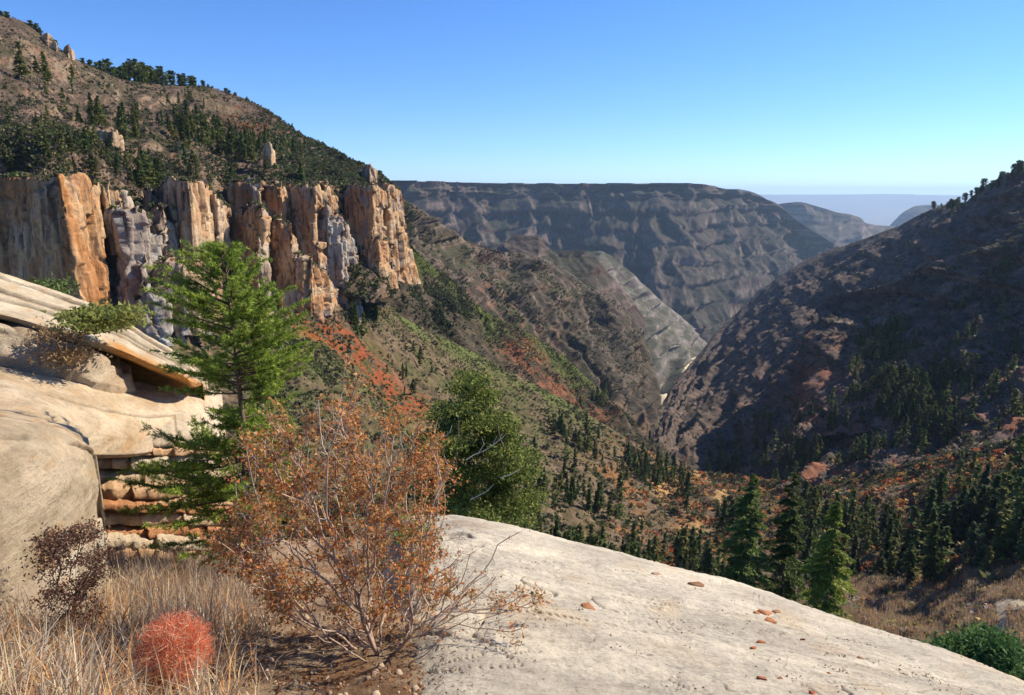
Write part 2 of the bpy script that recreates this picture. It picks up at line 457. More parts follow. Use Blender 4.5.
# brown ledgy spur whose right end drops into the gorge
sheet('brown_spur', {
    370: [(190, 640), (215, 600), (270, 540), (340, 450)],
    398: [(196, 720), (225, 660), (280, 580), (350, 480)],
    430: [(216, 800), (245, 720), (300, 620), (370, 500)],
    460: [(236, 860), (262, 780), (315, 660), (385, 520)],
    500: [(250, 920), (280, 820), (330, 700), (400, 540)],
    530: [(255, 960), (288, 860), (345, 720), (420, 560)],
    552: [(262, 990), (298, 880), (355, 740), (430, 570)],
    580: [(281, 1000), (318, 880), (370, 740), (445, 570)],
    610: [(299, 1010), (340, 880), (390, 740), (460, 570)],
    636: [(322, 1000), (362, 880), (410, 740), (470, 570)],
    650: [(350, 960), (386, 850), (425, 720), (478, 560)],
    656: [(395, 880), (418, 800), (445, 690), (484, 550)],
    664: [(436, 800), (450, 720), (466, 640), (490, 540)],
    672: [(462, 700), (470, 640), (480, 590), (500, 520)]},
    M_MID, c_spur, step=1.1, rough=[(60, 12), (16, 4.5), (6, 1.6)], gully=(85, 52, 3.0, -0.4), terr=(22, 17), objname='hillside', dim=0.50, seed=4.4, back=(1.1, -0.12))

def c_green(X, Y, Z, st, px, py, D):
    n = fbm(X / 9, Y / 9, Z / 9, 5); n2 = fbm(X / 30 + 4, Y / 30, Z / 30, 4)
    base = lerp((0.11, 0.09, 0.06), (0.20, 0.15, 0.10), sstep(-0.35, 0.4, n))
    gr = along(px, py, [(395, 236), (424, 257), (480, 307), (520, 330), (556, 350), (600, 392)], 14) * sstep(-0.35, 0.1, n2 + n * 0.4)
    base = base + (np.array((0.18, 0.23, 0.05)) - base) * gr[..., None]
    rd = along(px, py, [(515, 345), (545, 385), (600, 420)], 14) * sstep(0.0, 0.2, n + 0.05)
    base = base + (np.array((0.40, 0.17, 0.09)) - base) * rd[..., None]
    return base
sheet('green_spur', {
    372: [(240, 440), (275, 420), (330, 390), (400, 330)],
    400: [(236, 470), (270, 440), (330, 400), (400, 340)],
    424: [(257, 500), (290, 465), (345, 420), (415, 350)],
    450: [(282, 520), (312, 480), (360, 430), (430, 360)],
    480: [(307, 540), (332, 500), (375, 445), (440, 370)],
    520: [(330, 570), (355, 525), (395, 465), (455, 380)],
    556: [(350, 590), (375, 545), (415, 480), (470, 390)],
    600: [(391, 590), (412, 545), (445, 490), (490, 400)],
    640: [(431, 570), (446, 530), (470, 480), (505, 400)],
    668: [(458, 540), (468, 510), (485, 470), (515, 400)]},
    M_MID, c_green, rough=[(30, 5.5), (9, 2.4), (3.5, 0.9)], gully=(50, 26, 3, -0.5), objname='hillside', dim=0.50, seed=6.6, back=(1.12, -0.14))

# ---------------------------------------------------------------- left hill above the cliff
def c_hill(X, Y, Z, st, px, py, D):
    n = fbm(X / 7, Y / 7, Z / 7, 5); n2 = fbm(X / 40 + 4, Y / 40, Z / 40, 4); n3 = fbm(X / 3 + 4, Y / 3, Z / 3, 3)
    base = lerp((0.15, 0.105, 0.075), (0.30, 0.20, 0.15), sstep(-0.4, 0.4, n + n3 * 0.5))
    yel = sstep(0.05, 0.4, n2) * 0.5
    base = base + (np.array((0.25, 0.20, 0.09)) - base) * yel[..., None]
    shelf = sstep(95, 150, py + 0.0 * px) * sstep(-0.1, 0.3, n)
    base = base + (np.array((0.36, 0.21, 0.11)) - base) * (0.6 * shelf)[..., None]
    gr = sstep(0.1, 0.4, -n2 + 0.1) * 0.35
    base = base + (np.array((0.10, 0.12, 0.04)) - base) * gr[..., None]
    rock = lerp((0.4, 0.24, 0.15), (0.5, 0.38, 0.26), sstep(-0.3, 0.3, n))
    return base + (rock - base) * sstep(0.42, 0.6, st)[..., None]
sheet('upper_hill', {
    -260: [(-90, 420), (20, 330), (110, 260), (150, 232), (215, 215)],
    -100: [(-28, 430), (50, 340), (115, 270), (156, 240), (215, 228)],
    0: [(14, 440), (70, 350), (125, 285), (158, 250), (215, 240)],
    25: [(22, 445), (76, 355), (126, 285), (158, 250), (215, 240)],
    50: [(41, 450), (88, 360), (132, 290), (160, 250), (215, 240)],
    75: [(59, 460), (98, 370), (138, 300), (164, 262), (215, 250)],
    100: [(69, 480), (104, 385), (142, 310), (168, 272), (215, 258)],
    125: [(79, 500), (110, 400), (146, 320), (170, 280), (215, 262)],
    160: [(84, 530), (114, 420), (148, 330), (172, 288), (220, 270)],
    200: [(86, 560), (118, 440), (152, 350), (178, 305), (235, 285)],
    228: [(93, 560), (124, 450), (160, 370), (190, 330), (330, 285)],
    262: [(106, 540), (134, 450), (164, 370), (182, 325), (300, 295)],
    300: [(134, 500), (150, 440), (170, 370), (185, 335), (260, 315)],
    330: [(148, 480), (160, 440), (176, 380), (190, 350), (300, 305)],
    358: [(163, 460), (172, 430), (182, 390), (192, 370), (300, 302)],
    378: [(176, 440), (181, 425), (190, 400), (198, 385), (298, 306)],
    392: [(186, 430), (192, 420), (200, 405), (210, 395), (296, 318)],
    404: [(214, 430), (220, 424), (232, 412), (244, 390), (296, 330)]},
    M_NEAR, c_hill, step=1.0, rough=[(40, 5), (10, 2.0), (3, 0.8)], gully=(50, 12, 3, 0.3), objname='hillside', dim=0.43, seed=0.4, back=(1.1, -0.01))

# ---------------------------------------------------------------- right hillside
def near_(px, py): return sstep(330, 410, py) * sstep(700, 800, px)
def c_right(X, Y, Z, st, px, py, D):
    n = fbm(X / 10, Y / 10, Z / 10, 5); n2 = fbm(X / 45 + 7, Y / 45, Z / 45, 4)
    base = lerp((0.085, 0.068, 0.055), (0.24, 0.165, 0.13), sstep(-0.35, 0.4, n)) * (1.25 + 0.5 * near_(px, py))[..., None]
    near = sstep(310, 390, py + 0.12 * (px - 850)) * sstep(690, 800, px)
    redm = near * sstep(0.08, 0.3, n2 * 0.6 + n * 0.8) * 0.7
    base = base + (np.array((0.50, 0.17, 0.07)) - base) * redm[..., None]
    spot = blob(px, py, 800, 402, 16, 18) + 0.8 * blob(px, py, 812, 372, 26, 6) + 0.5 * blob(px, py, 905, 365, 30, 8)
    base = base + (np.array((0.46, 0.16, 0.07)) - base) * np.clip(spot, 0, 1)[..., None]
    path = along(px, py, [(836, 322), (870, 324), (905, 318)], 3.2) + 0.6 * along(px, py, [(905, 318), (960, 284), (990, 272)], 2.0)
    base = base + (np.array((0.46, 0.36, 0.26)) - base) * np.clip(path, 0, 1)[..., None]
    rock = lerp((0.14, 0.10, 0.09), (0.30, 0.23, 0.19), sstep(-0.3, 0.3, n + np.sin(Z / 2.6) * 0.2))
    return base + (rock - base) * (0.8 * sstep(0.42, 0.65, st + n * 0.2))[..., None]
sheet('right_hill', {
    645: [(470, 640), (476, 560), (484, 500), (500, 440), (540, 390)],
    654: [(424, 800), (444, 650), (466, 560), (486, 470), (540, 390)],
    668: [(394, 950), (424, 740), (452, 600), (480, 480), (540, 385)],
    700: [(352, 1150), (396, 860), (436, 640), (474, 480), (540, 370)],
    735: [(313, 1300), (366, 920), (416, 650), (466, 480), (540, 350)],
    760: [(290, 1350), (345, 930), (400, 650), (460, 470), (540, 345)],
    800: [(263, 1330), (322, 900), (382, 620), (450, 450), (530, 330)],
    860: [(239, 1230), (304, 840), (368, 585), (440, 435), (520, 320)],
    900: [(224, 1150), (290, 790), (352, 560), (430, 425), (510, 310)],
    936: [(208, 1060), (278, 740), (342, 540), (424, 420), (505, 300)],
    962: [(203, 980), (270, 700), (336, 530), (420, 415), (500, 295)],
    986: [(185, 900), (258, 670), (328, 515), (412, 410), (495, 290)],
    1024: [(168, 800), (240, 640), (316, 510), (400, 410), (490, 285)],
    1100: [(150, 790), (225, 630), (306, 500), (392, 400), (486, 278)],
    1250: [(178, 800), (240, 630), (312, 490), (392, 390), (484, 272)]},
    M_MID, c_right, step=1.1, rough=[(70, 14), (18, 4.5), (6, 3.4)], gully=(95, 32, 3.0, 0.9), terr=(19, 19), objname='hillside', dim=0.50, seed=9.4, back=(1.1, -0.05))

sheet('right_spur', {
    778: [(436, 560), (448, 520), (468, 455)], 790: [(398, 585), (420, 545), (462, 450)],
    802: [(352, 615), (392, 562), (452, 448)], 812: [(318, 640), (368, 578), (442, 446)],
    824: [(297, 655), (345, 592), (434, 442)], 850: [(291, 655), (335, 598), (427, 435)],
    890: [(283, 645), (330, 588), (422, 425)], 930: [(262, 625), (318, 568), (417, 418)],
    990: [(247, 595), (305, 538), (411, 408)], 1040: [(228, 568), (295, 513), (402, 398)],
    1150: [(192, 540), (270, 490), (392, 388)], 1280: [(200, 540), (280, 480), (392, 385)]},
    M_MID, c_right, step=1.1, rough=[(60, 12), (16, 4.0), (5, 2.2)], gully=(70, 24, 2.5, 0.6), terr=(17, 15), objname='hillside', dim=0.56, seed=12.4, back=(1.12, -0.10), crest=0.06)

# ---------------------------------------------------------------- near valley slopes
def c_valley(X, Y, Z, st, px, py, D):
    n = fbm(X / 5, Y / 5, Z / 5, 5); n2 = fbm(X / 22 + 2, Y / 22, Z / 22, 4); n3 = fbm(X / 1.7, Y / 1.7, Z / 1.7, 3)
    base = lerp((0.13, 0.10, 0.05), (0.30, 0.21, 0.13), sstep(-0.4, 0.4, n + n3 * 0.5))
    base = base + (np.array((0.12, 0.14, 0.04)) - base) * (0.6 * sstep(-0.05, 0.25, n2))[..., None]
    red = np.clip(sstep(-0.05, 0.25, n2) * sstep(540, 660, px) * sstep(430, 470, py), 0, 1) * 0.85
    base = base + (np.array((0.50, 0.20, 0.08)) - base) * red[..., None]
    soil = along(px, py, [(300, 322), (335, 338), (365, 362), (395, 392), (415, 410)], 13) * sstep(-0.12, 0.08, n + 0.08)
    base = base + (np.array((0.42, 0.115, 0.04)) - base) * np.clip(soil * 1.3, 0, 1)[..., None]
    gr = along(px, py, [(400, 318), (439, 337), (492, 364), (545, 392), (600, 420)], 13) * sstep(-0.3, 0.05, n2 + n * 0.3 + 0.1)
    gr = np.clip(gr + along(px, py, [(285, 330), (345, 382), (400, 430)], 16) * 0.5, 0, 1)
    base = base + (np.array((0.17, 0.21, 0.05)) - base) * (gr * 0.85)[..., None]
    sp = (blob(px, py, 665, 480, 9, 16) + blob(px, py, 700, 475, 10, 6) + blob(px, py, 722, 498, 8, 8) + blob(px, py, 690, 530, 14, 7)
          + 0.9 * blob(px, py, 828, 488, 9, 8) + blob(px, py, 884, 532, 13, 7) + 0.6 * blob(px, py, 860, 532, 30, 8))
    base = base + (np.array((0.72, 0.44, 0.18)) - base) * np.clip(sp * 1.3, 0, 1)[..., None]
    br = sstep(565, 590, py) * sstep(780, 840, px)
    bc = lerp((0.20, 0.13, 0.08), (0.30, 0.2, 0.12), sstep(-0.3, 0.3, n))
    base = base + (bc - base) * br[..., None]
    tr_ = along(px, py, [(1030, 607), (1008, 606), (1000, 612), (1004, 622), (996, 640), (985, 665)], 5.5)
    base = base + (np.array((0.80, 0.66, 0.46)) - base) * np.clip(tr_ * 1.8, 0, 1)[..., None]
    return base
sheet('valley', {
    170: [(325, 215), (340, 205), (380, 175), (450, 150), (520, 110)],
    250: [(318, 262), (335, 248), (380, 210), (450, 160), (540, 115)],
    300: [(313, 268), (331, 254), (385, 214), (455, 165), (560, 115)],
    340: [(304, 300), (326, 284), (385, 230), (460, 170), (570, 115)],
    380: [(302, 360), (330, 330), (392, 250), (465, 178), (580, 115)],
    403: [(317, 380), (345, 345), (400, 265), (470, 185), (590, 115)],
    440: [(336, 405), (368, 360), (425, 275), (500, 190), (610, 112)],
    492: [(362, 430), (398, 380), (455, 285), (530, 190), (630, 110)],
    560: [(398, 440), (430, 380), (480, 290), (560, 190), (650, 105)],
    600: [(422, 440), (450, 385), (500, 295), (575, 190), (660, 100)],
    640: [(446, 440), (470, 390), (515, 300), (585, 190), (670, 95)],
    680: [(468, 450), (482, 400), (520, 310), (590, 180), (680, 90)],
    740: [(476, 430), (490, 385), (525, 300), (590, 180), (690, 85)],
    800: [(482, 390), (492, 360), (525, 290), (580, 190), (700, 85)],
    880: [(470, 360), (482, 335), (520, 265), (580, 185), (720, 88)],
    950: [(456, 335), (470, 310), (515, 245), (580, 170), (730, 85)],
    1024: [(440, 315), (458, 290), (508, 228), (575, 158), (740, 80)],
    1150: [(415, 290), (440, 268), (500, 205), (570, 145), (750, 75)]},
    M_NEAR, c_valley, step=1.2, rough=[(28, 3.6), (8, 1.6), (2.6, 0.6)], gully=(38, 4.5, 3, -0.3), damp=lambda x, y: 1 - 0.85 * blob(x, y, 1000, 625, 55, 50), objname='valley_slope', dim=0.52, seed=7.4, back=(1.06, -0.035))
# ---------------------------------------------------------------- the sandstone cliff: one rock face of many buttresses
M_CLIFF, _t, _b = new_mat('cliff_sandstone')
_s = noise_tex(_t, 0.35, 8, 0.7, (1, 1, 0.16)); _f = noise_tex(_t, 1.3, 8, 0.75)
_c = mix(_t, col_attr(_t), ramp(_t, _s, [(0.36, (0.30, 0.27, 0.27)), (0.48, (0.92, 0.9, 0.88)), (0.7, (1.25, 1.22, 1.15))]), 1.0)
_c = mix(_t, _c, ramp(_t, _f, [(0.3, (0.7, 0.68, 0.66)), (0.7, (1.2, 1.2, 1.2))]), 1.0)
_t.links.new(_c, _b.inputs['Base Color'])
_n1 = bump(_t, _b, _f, 0.4, 0.8); bump(_t, _b, _s, 0.8, 0.5, _n1)

CAPS = []
def buttress(mb, ctrl, grey=0.0, seed=0.0, cap=14.0, rough=1.0, pale=0.0, res=0.38, dark=0.0):
    c = np.array(ctrl, float)
    T = P(c[:, 0], c[:, 1], c[:, 4]); B = P(c[:, 2], c[:, 3], c[:, 5])
    seg = np.linalg.norm(np.diff(T[:, :2], axis=0), axis=1); s = np.concatenate([[0], np.cumsum(seg)])
    nc = max(8, int(s[-1] / res)); ss = np.linspace(0, s[-1], nc)
    T = np.stack([np.interp(ss, s, T[:, k]) for k in range(3)], -1)
    B = np.stack([np.interp(ss, s, B[:, k]) for k in range(3)], -1)
    hgt = (T[:, 2] - B[:, 2]).max(); nr = max(8, int(hgt / res))
    # broken skyline
    ct = np.floor(ss / 2.9 + 0.4 * pnoise(ss / 4, 0.0, seed)).astype(np.int64)
    T[:, 2] += (_perm[(ct + int(seed * 20)) & 255] / 255.0 - 0.6) * 3.0 * rough
    jag = 0.6 * fbm(T[:, 0] / 4 + seed, T[:, 1] / 4, 0.0, 3) * 2.6
    T[:, 2] += (np.round(jag * 1.2) / 1.2) * 1.5 * rough - 0.5
    t = np.linspace(0, 1, nr)[:, None, None]
    pts = T[None] * (1 - t) + B[None] * t
    tg = np.gradient(T, axis=0); n = np.stack([tg[:, 1], -tg[:, 0], 0 * tg[:, 0]], -1)
    k = max(1, int(1.2 / res)); ker = np.ones(2 * k + 1) / (2 * k + 1)
    n = np.stack([np.convolve(np.pad(n[:, j], k, mode='edge'), ker, 'valid') for j in range(3)], -1)
    n /= np.linalg.norm(n, axis=1, keepdims=True) + 1e-9
    X, Y, Z = pts[..., 0], pts[..., 1], pts[..., 2]
    d = fbm(X / 13 + seed, Y / 13, Z / 40, 3) * 1.8
    cr = np.abs(pnoise(X / 6.5 + seed * 2 + 0.06 * Z, Y / 6.5, Z / 45 + 3)); d -= (1 - sstep(0, 0.12, cr)) * 1.5
    cr = np.abs(pnoise(X / 2.6 + seed * 3, Y / 2.6, Z / 16 + 8)); d -= (1 - sstep(0, 0.14, cr)) * 0.2
    # joint-bounded blocks: sharp steps along the face and up it
    S_ = ss[None, :] * np.ones_like(Z)
    for w_, h_, a_, sd_ in ((5.2, 24.0, 2.3, 1), (2.3, 11.0, 0.9, 2), (1.1, 3.2, 0.28, 3)):
        q_ = S_ / w_ + 0.30 * pnoise(S_ / w_ * 1.3, Z / 60, seed + sd_) + 0.03 * pnoise(Z / 3.0, S_ / 9, sd_) ; ci = np.floor(q_).astype(np.int64)
        zz_ = Z / h_ + _perm[(ci * 7 + sd_) & 255] / 255.0 + 0.04 * pnoise(S_ / 1.5, 0.0, sd_); zi_ = np.floor(zz_).astype(np.int64)
        hsh = _perm[(_perm[(ci + int(seed * 10)) & 255] + zi_) & 255] / 255.0 - 0.5
        d += a_ * 2 * hsh * (0.5 + 0.5 * min(1.0, rough + 0.2))
        d -= 0.35 * a_ * np.exp(-((q_ - ci) / 0.05) ** 2)
    bz = Z / 4.7 + 0.25 * pnoise(X / 8, Y / 8, 1.0) + seed; bz -= np.floor(bz)
    d -= 0.22 * np.exp(-((bz - 0.5) / 0.05) ** 2)
    d += fbm(X / 0.9, Y / 0.9, Z / 1.6, 3) * 0.2
    d = d * rough * 1.25
    tt = t[..., 0]
    d -= 0.8 * rough * np.exp(-(tt * hgt / 0.9)) * 1.2                       # weathered lip
    pts = pts + n[None] * d[..., None]
    # cap running back from the lip
    rows = []
    for f in (1.0, 0.75, 0.5, 0.3, 0.15, 0.05):
        q = pts[0].copy(); rad = T[:, :2] / np.linalg.norm(T[:, :2], axis=1, keepdims=True)
        q[:, :2] += rad * cap * f
        q[:, 2] += fbm(q[:, 0] / 3, q[:, 1] / 3, seed, 3) * 1.0 * min(1, f * 3) - (cap * 0.5 if f == 1.0 else 0)
        rows.append(q)
    allp = np.concatenate([np.array(rows), pts])
    X, Y, Z = allp[..., 0], allp[..., 1], allp[..., 2]
    m1 = fbm(X / 11 + seed, Y / 11, Z / 22, 4); st = fbm(X / 2.2, Y / 2.2, Z / 30 + seed, 4); m3 = fbm(X / 30 + 3, Y / 30, Z / 9, 3)
    org = lerp((0.45, 0.21, 0.08), (0.63, 0.43, 0.24), sstep(-0.35, 0.35, m1 + st * 0.4))
    org = org + (np.array((0.66, 0.52, 0.35)) - org) * np.clip(pale + sstep(0.0, 0.4, m3) * 0.55 + 0.18, 0, 1)[..., None]
    gry = lerp((0.27, 0.26, 0.25), (0.56, 0.54, 0.50), sstep(-0.35, 0.4, m1 + st * 0.6))
    g = np.clip(grey + sstep(0.1, 0.4, fbm(X / 8 + 40, Y / 8, Z / 12 + seed, 3)) * 0.7 - (0.25 if grey > 0.5 else 0.1), 0, 1)
    cc = org + (gry - org) * g[..., None]
    streak = sstep(0.12, 0.42, st + m1 * 0.5) * (0.75 if grey < 0.5 else 0.35)
    cc = cc + (np.array((0.11, 0.075, 0.06)) - cc) * streak[..., None]
    cc[:len(rows)] = lerp((0.28, 0.15, 0.08), (0.45, 0.36, 0.27), sstep(-0.3, 0.3, m1[:len(rows)]))
    cc = cc * (0.82 - 0.5 * dark)  # optional darkening paints gully shade into the rock colour
    mb.add(allp.reshape(-1, 3), q=gridfaces(allp.shape[0], allp.shape[1]), c=cc.reshape(-1, 3))
    splat(allp.reshape(-1, 3))
    CAPS.append(allp[1:len(rows) + 1].reshape(-1, 3))

cl = MB()
buttress(cl, [(-170, 176, -170, 330, 272, 268), (-60, 176, -60, 320, 244, 240), (0, 176, 2, 318, 226, 222), (30, 177, 45, 318, 213, 208), (58, 173, 84, 318, 200, 196), (76, 172, 100, 318, 208, 206), (88, 178, 107, 318, 217, 214), (95, 200, 110, 318, 240, 236)], seed=0.3, pale=-0.45, grey=-0.35, cap=40, rough=0.6)
buttress(cl, [(84, 186, 88, 262, 236, 234), (104, 183, 112, 255, 222, 220), (112, 188, 118, 255, 228, 226), (121, 194, 128, 262, 245, 240)], seed=1.3, cap=25, rough=0.6)
buttress(cl, [(99, 214, 104, 325, 238, 232), (112, 207, 128, 325, 222, 214), (130, 204, 150, 325, 216, 208), (146, 216, 162, 325, 224, 214), (151, 228, 172, 330, 246, 238)], grey=1, seed=2.3, cap=22)
buttress(cl, [(114, 194, 116, 218, 238, 236), (124, 187, 128, 218, 232, 230), (131, 192, 137, 222, 238, 236)], grey=0.9, seed=2.9, cap=16, rough=0.6)
buttress(cl, [(141, 192, 139, 240, 252, 250), (151, 188, 151, 240, 247, 245), (158, 196, 162, 240, 256, 254)], grey=0.5, seed=6.1, cap=18, rough=0.6)
buttress(cl, [(139, 214, 140, 300, 244, 240), (150, 206, 152, 300, 238, 234), (163, 206, 172, 310, 234, 228), (176, 230, 190, 310, 242, 236), (184, 252, 196, 310, 255, 250)], grey=0.7, seed=3.3, cap=16)
buttress(cl, [(150, 266, 152, 335, 226, 222), (166, 259, 168, 335, 216, 212), (182, 264, 186, 335, 212, 208), (200, 268, 206, 335, 216, 212), (214, 278, 224, 335, 240, 236)], grey=0.35, seed=4.3, cap=20)
buttress(cl, [(139, 304, 138, 345, 208, 206), (146, 284, 144, 345, 204, 202), (154, 290, 158, 345, 204, 202), (164, 282, 166, 345, 206, 204), (173, 294, 177, 345, 214, 212)], grey=0.9, seed=5.3, cap=8, rough=0.8)
buttress(cl, [(148, 200, 156, 285, 268, 262), (160, 178, 166, 290, 250, 246), (176, 176, 186, 290, 241, 237), (188, 178, 197, 290, 236, 232), (205, 181, 211, 290, 250, 246), (214, 192, 217, 290, 272, 268)], seed=6.3, cap=26, rough=0.55, pale=0.18)
buttress(cl, [(208, 197, 206, 315, 262, 258), (217, 196, 216, 320, 256, 252), (225, 207, 227, 320, 278, 272)], seed=7.3, cap=12, rough=0.7, grey=0.3)
buttress(cl, [(210, 200, 212, 340, 336, 330), (228, 190, 232, 340, 324, 318), (246, 184, 246, 340, 300, 296)], seed=8.3, cap=20, dark=0.5)  # back wall of the notch, its deep shade painted in as darker rock
buttress(cl, [(226, 186, 230, 340, 314, 306), (240, 179, 244, 340, 292, 288), (258, 180, 262, 340, 280, 275), (265, 200, 268, 340, 302, 298)], seed=9.3, cap=25, rough=0.8)
buttress(cl, [(240, 212, 239, 330, 290, 284), (246, 204, 246, 330, 276, 272), (262, 206, 262, 330, 266, 262), (270, 214, 268, 330, 284, 278)], seed=10.3, cap=18, rough=0.75)
buttress(cl, [(250, 262, 248, 335, 264, 262), (258, 240, 258, 335, 258, 256), (266, 258, 271, 335, 262, 258), (273, 292, 281, 335, 284, 278)], seed=11.3, grey=0.7, cap=10, rough=0.8)
buttress(cl, [(258, 185, 258, 245, 308, 304), (272, 180, 272, 255, 298, 294), (282, 182, 283, 255, 296, 292), (286, 194, 287, 255, 314, 310)], seed=12.3, cap=20, rough=0.6)
buttress(cl, [(266, 216, 268, 330, 292, 284), (280, 222, 282, 334, 282, 276), (292, 222, 294, 336, 280, 272), (299, 242, 301, 336, 300, 294)], seed=13.3, cap=14, rough=0.75)
buttress(cl, [(282, 185, 282, 268, 314, 308), (298, 182, 298, 276, 304, 300), (317, 184, 318, 280, 298, 292), (329, 187, 331, 285, 316, 312), (341, 202, 346, 285, 342, 337)], seed=14.3, cap=30, rough=0.9, pale=0.1)
buttress(cl, [(268, 266, 266, 332, 288, 280), (290, 252, 290, 334, 278, 270), (312, 258, 312, 336, 272, 264), (326, 274, 330, 336, 284, 278), (337, 292, 343, 336, 312, 302)], seed=15.3, cap=16, rough=0.9)
buttress(cl, [(318, 212, 317, 325, 306, 300), (327, 203, 330, 330, 300, 296), (342, 224, 352, 330, 308, 302), (353, 252, 364, 330, 336, 330)], seed=16.3, grey=0.85, cap=20)
buttress(cl, [(317, 186, 317, 205, 318, 318), (325, 182, 325, 210, 312, 312), (333, 185, 334, 214, 320, 318)], seed=17.3, cap=12, rough=0.6)
buttress(cl, [(330, 191, 326, 290, 352, 346), (356, 184, 356, 290, 332, 328), (372, 182, 374, 290, 326, 320), (380, 187, 387, 290, 346, 340), (385, 208, 395, 290, 374, 366)], seed=18.3, cap=26, rough=0.8, pale=0.1)
buttress(cl, [(336, 230, 334, 292, 338, 332), (360, 234, 358, 292, 326, 320), (378, 237, 381, 290, 322, 316), (389, 242, 394, 288, 342, 336)], seed=19.3, cap=14, rough=0.8)
buttress(cl, [(374, 186, 374, 284, 370, 366), (388, 181, 393, 284, 356, 350), (396, 187, 408, 284, 370, 362), (399, 204, 416, 284, 402, 392)], seed=20.3, cap=24, rough=0.8, grey=0.1)
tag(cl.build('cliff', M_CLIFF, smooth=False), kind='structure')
CAPS_ALL = np.concatenate(CAPS)
# weathered blocks standing on the hill above
def outcrop(ctrl, label, seed, cap, grey=0.2, pale=0.2):
    b = MB(); buttress(b, ctrl, seed=seed, cap=cap, rough=0.45, grey=grey, pale=pale, res=0.3)
    tag(b.build('rock_outcrop', M_CLIFF), label, 'rock', 'rock outcrops on the upper hill')
outcrop([(84, 134, 84, 150, 300, 299), (96, 127, 96, 152, 296, 295), (112, 128, 112, 154, 290, 289), (119, 129, 120, 152, 292, 291), (122, 134, 123, 150, 298, 298)], 'broad tan rock block on the wooded hill left of centre above the grey cliff', 0.7, 7)
outcrop([(261, 150, 260, 168, 352, 351), (265, 142, 264, 172, 346, 345), (270, 141, 271, 172, 345, 344), (274, 148, 275, 166, 350, 350)], 'slim pale rock tower among trees above the middle of the cliff', 1.9, 5, pale=0.05, grey=0.0)
outcrop([(36, 33, 36, 44, 440, 440), (46, 30, 46, 46, 436, 436), (56, 37, 57, 50, 436, 436), (60, 45, 61, 54, 440, 440)], 'reddish boulder outcrop on the highest left skyline under small trees', 2.9, 8)
outcrop([(62, 46, 61, 58, 452, 452), (68, 42, 68, 60, 448, 448), (73, 50, 74, 60, 452, 452)], 'small orange rock knob on the skyline just below the boulder outcrop', 3.3, 6)
outcrop([(362, 166, 361, 190, 396, 396), (370, 163, 370, 192, 388, 388), (377, 170, 378, 190, 394, 394)], 'dark rock knob at the right end of the wooded skyline above the cliff', 4.3, 8, grey=0.3, pale=0.0)
# ---------------------------------------------------------------- trees and scrub beyond the foreground
GREENS = np.array([(0.085, 0.115, 0.030), (0.105, 0.140, 0.036), (0.072, 0.100, 0.038), (0.13, 0.155, 0.040)])

def cards(cen, size, n_dir=None, flat=0.0, r=rng, aspect=1.6):
    """one triangle per centre, random orientation; returns verts, tris"""
    n = len(cen); size = np.broadcast_to(np.asarray(size, float), (n,))
    a = r.normal(size=(n, 3)); a[:, 2] *= (1 - flat)
    if n_dir is not None: a = a * 0.5 + n_dir * 1.2
    a /= np.linalg.norm(a, axis=1, keepdims=True) + 1e-9
    b = r.normal(size=(n, 3)); b[:, 2] *= (1 - flat)
    b -= a * np.sum(a * b, axis=1, keepdims=True); b /= np.linalg.norm(b, axis=1, keepdims=True) + 1e-9
    s = size[:, None]
    v = np.stack([cen + a * s * aspect * 0.6, cen - a * s * aspect * 0.4 + b * s * 0.5, cen - a * s * aspect * 0.4 - b * s * 0.5], 1)
    return v.reshape(-1, 3), np.arange(3 * n).reshape(-1, 3)

def conifer_geo(h, rb, nb, per, csize, r, shape='fir', base=0.1, droop=0.25):
    t = np.sort(r.uniform(base, 0.985, nb) ** 0.9)
    ang = r.uniform(0, 2 * math.pi, nb)
    if shape == 'fir': L = rb * ((1 - t) ** 0.85 * 0.95 + 0.05) * r.uniform(0.6, 1.15, nb)
    else: L = rb * np.sqrt(np.clip(1 - ((t - 0.62) / 0.42) ** 2, 0.02, 1)) * r.uniform(0.5, 1.1, nb)
    # missing limbs leave gaps
    sect = pnoise(np.cos(ang) * 1.3 + 5, np.sin(ang) * 1.3, t * 6 + r.uniform(0, 50))
    L *= 1 - 0.55 * sstep(0.05, 0.45, sect)
    u = r.uniform(0.12, 1, (nb, per)) ** 0.75
    rad = L[:, None] * u
    side = r.normal(0, 0.16, (nb, per)) * L[:, None] * (1.1 - 0.5 * u)
    dx, dy = np.cos(ang)[:, None], np.sin(ang)[:, None]
    z = t[:, None] * h - droop * rad * (0.5 + u * 0.7) + 0.12 * L[:, None] * u ** 3 + r.normal(0, 0.07, (nb, per)) * csize * 2
    if shape != 'fir': z = t[:, None] * h + 0.2 * rad + r.normal(0, 0.3, (nb, per)) * csize
    cen = np.stack([dx * rad - dy * side, dy * rad + dx * side, z], -1).reshape(-1, 3)
    nd = np.stack([dx + 0 * rad, dy + 0 * rad, -0.25 + 0 * rad], -1).reshape(-1, 3)
    v, tr = cards(cen, csize * r.uniform(0.6, 1.3, len(cen)), nd, 0.35, r)
    base_c = GREENS[r.integers(0, 4)]
    jit = r.uniform(0.7, 1.35, (nb, 1)) * r.uniform(0.75, 1.25, (nb, per))
    c = base_c[None] * jit.reshape(-1, 1); c = c + (np.array((0.10, 0.115, 0.04)) - c) * (r.uniform(0, 0.35, len(c)))[:, None]
    return v, tr, np.repeat(c, 3, 0), t, ang, L

def trunk_geo(mb, h, r0, col, top=0.97, sides=6, lean=0.0):
    z = np.linspace(0, h * top, 7)
    pts = np.stack([lean * h * (z / h) ** 2, 0.01 * h * np.sin(z / h * 5), z], -1)
    tube(mb, pts, r0 * (1 - z / h * 0.93) + 0.01, sides, col)

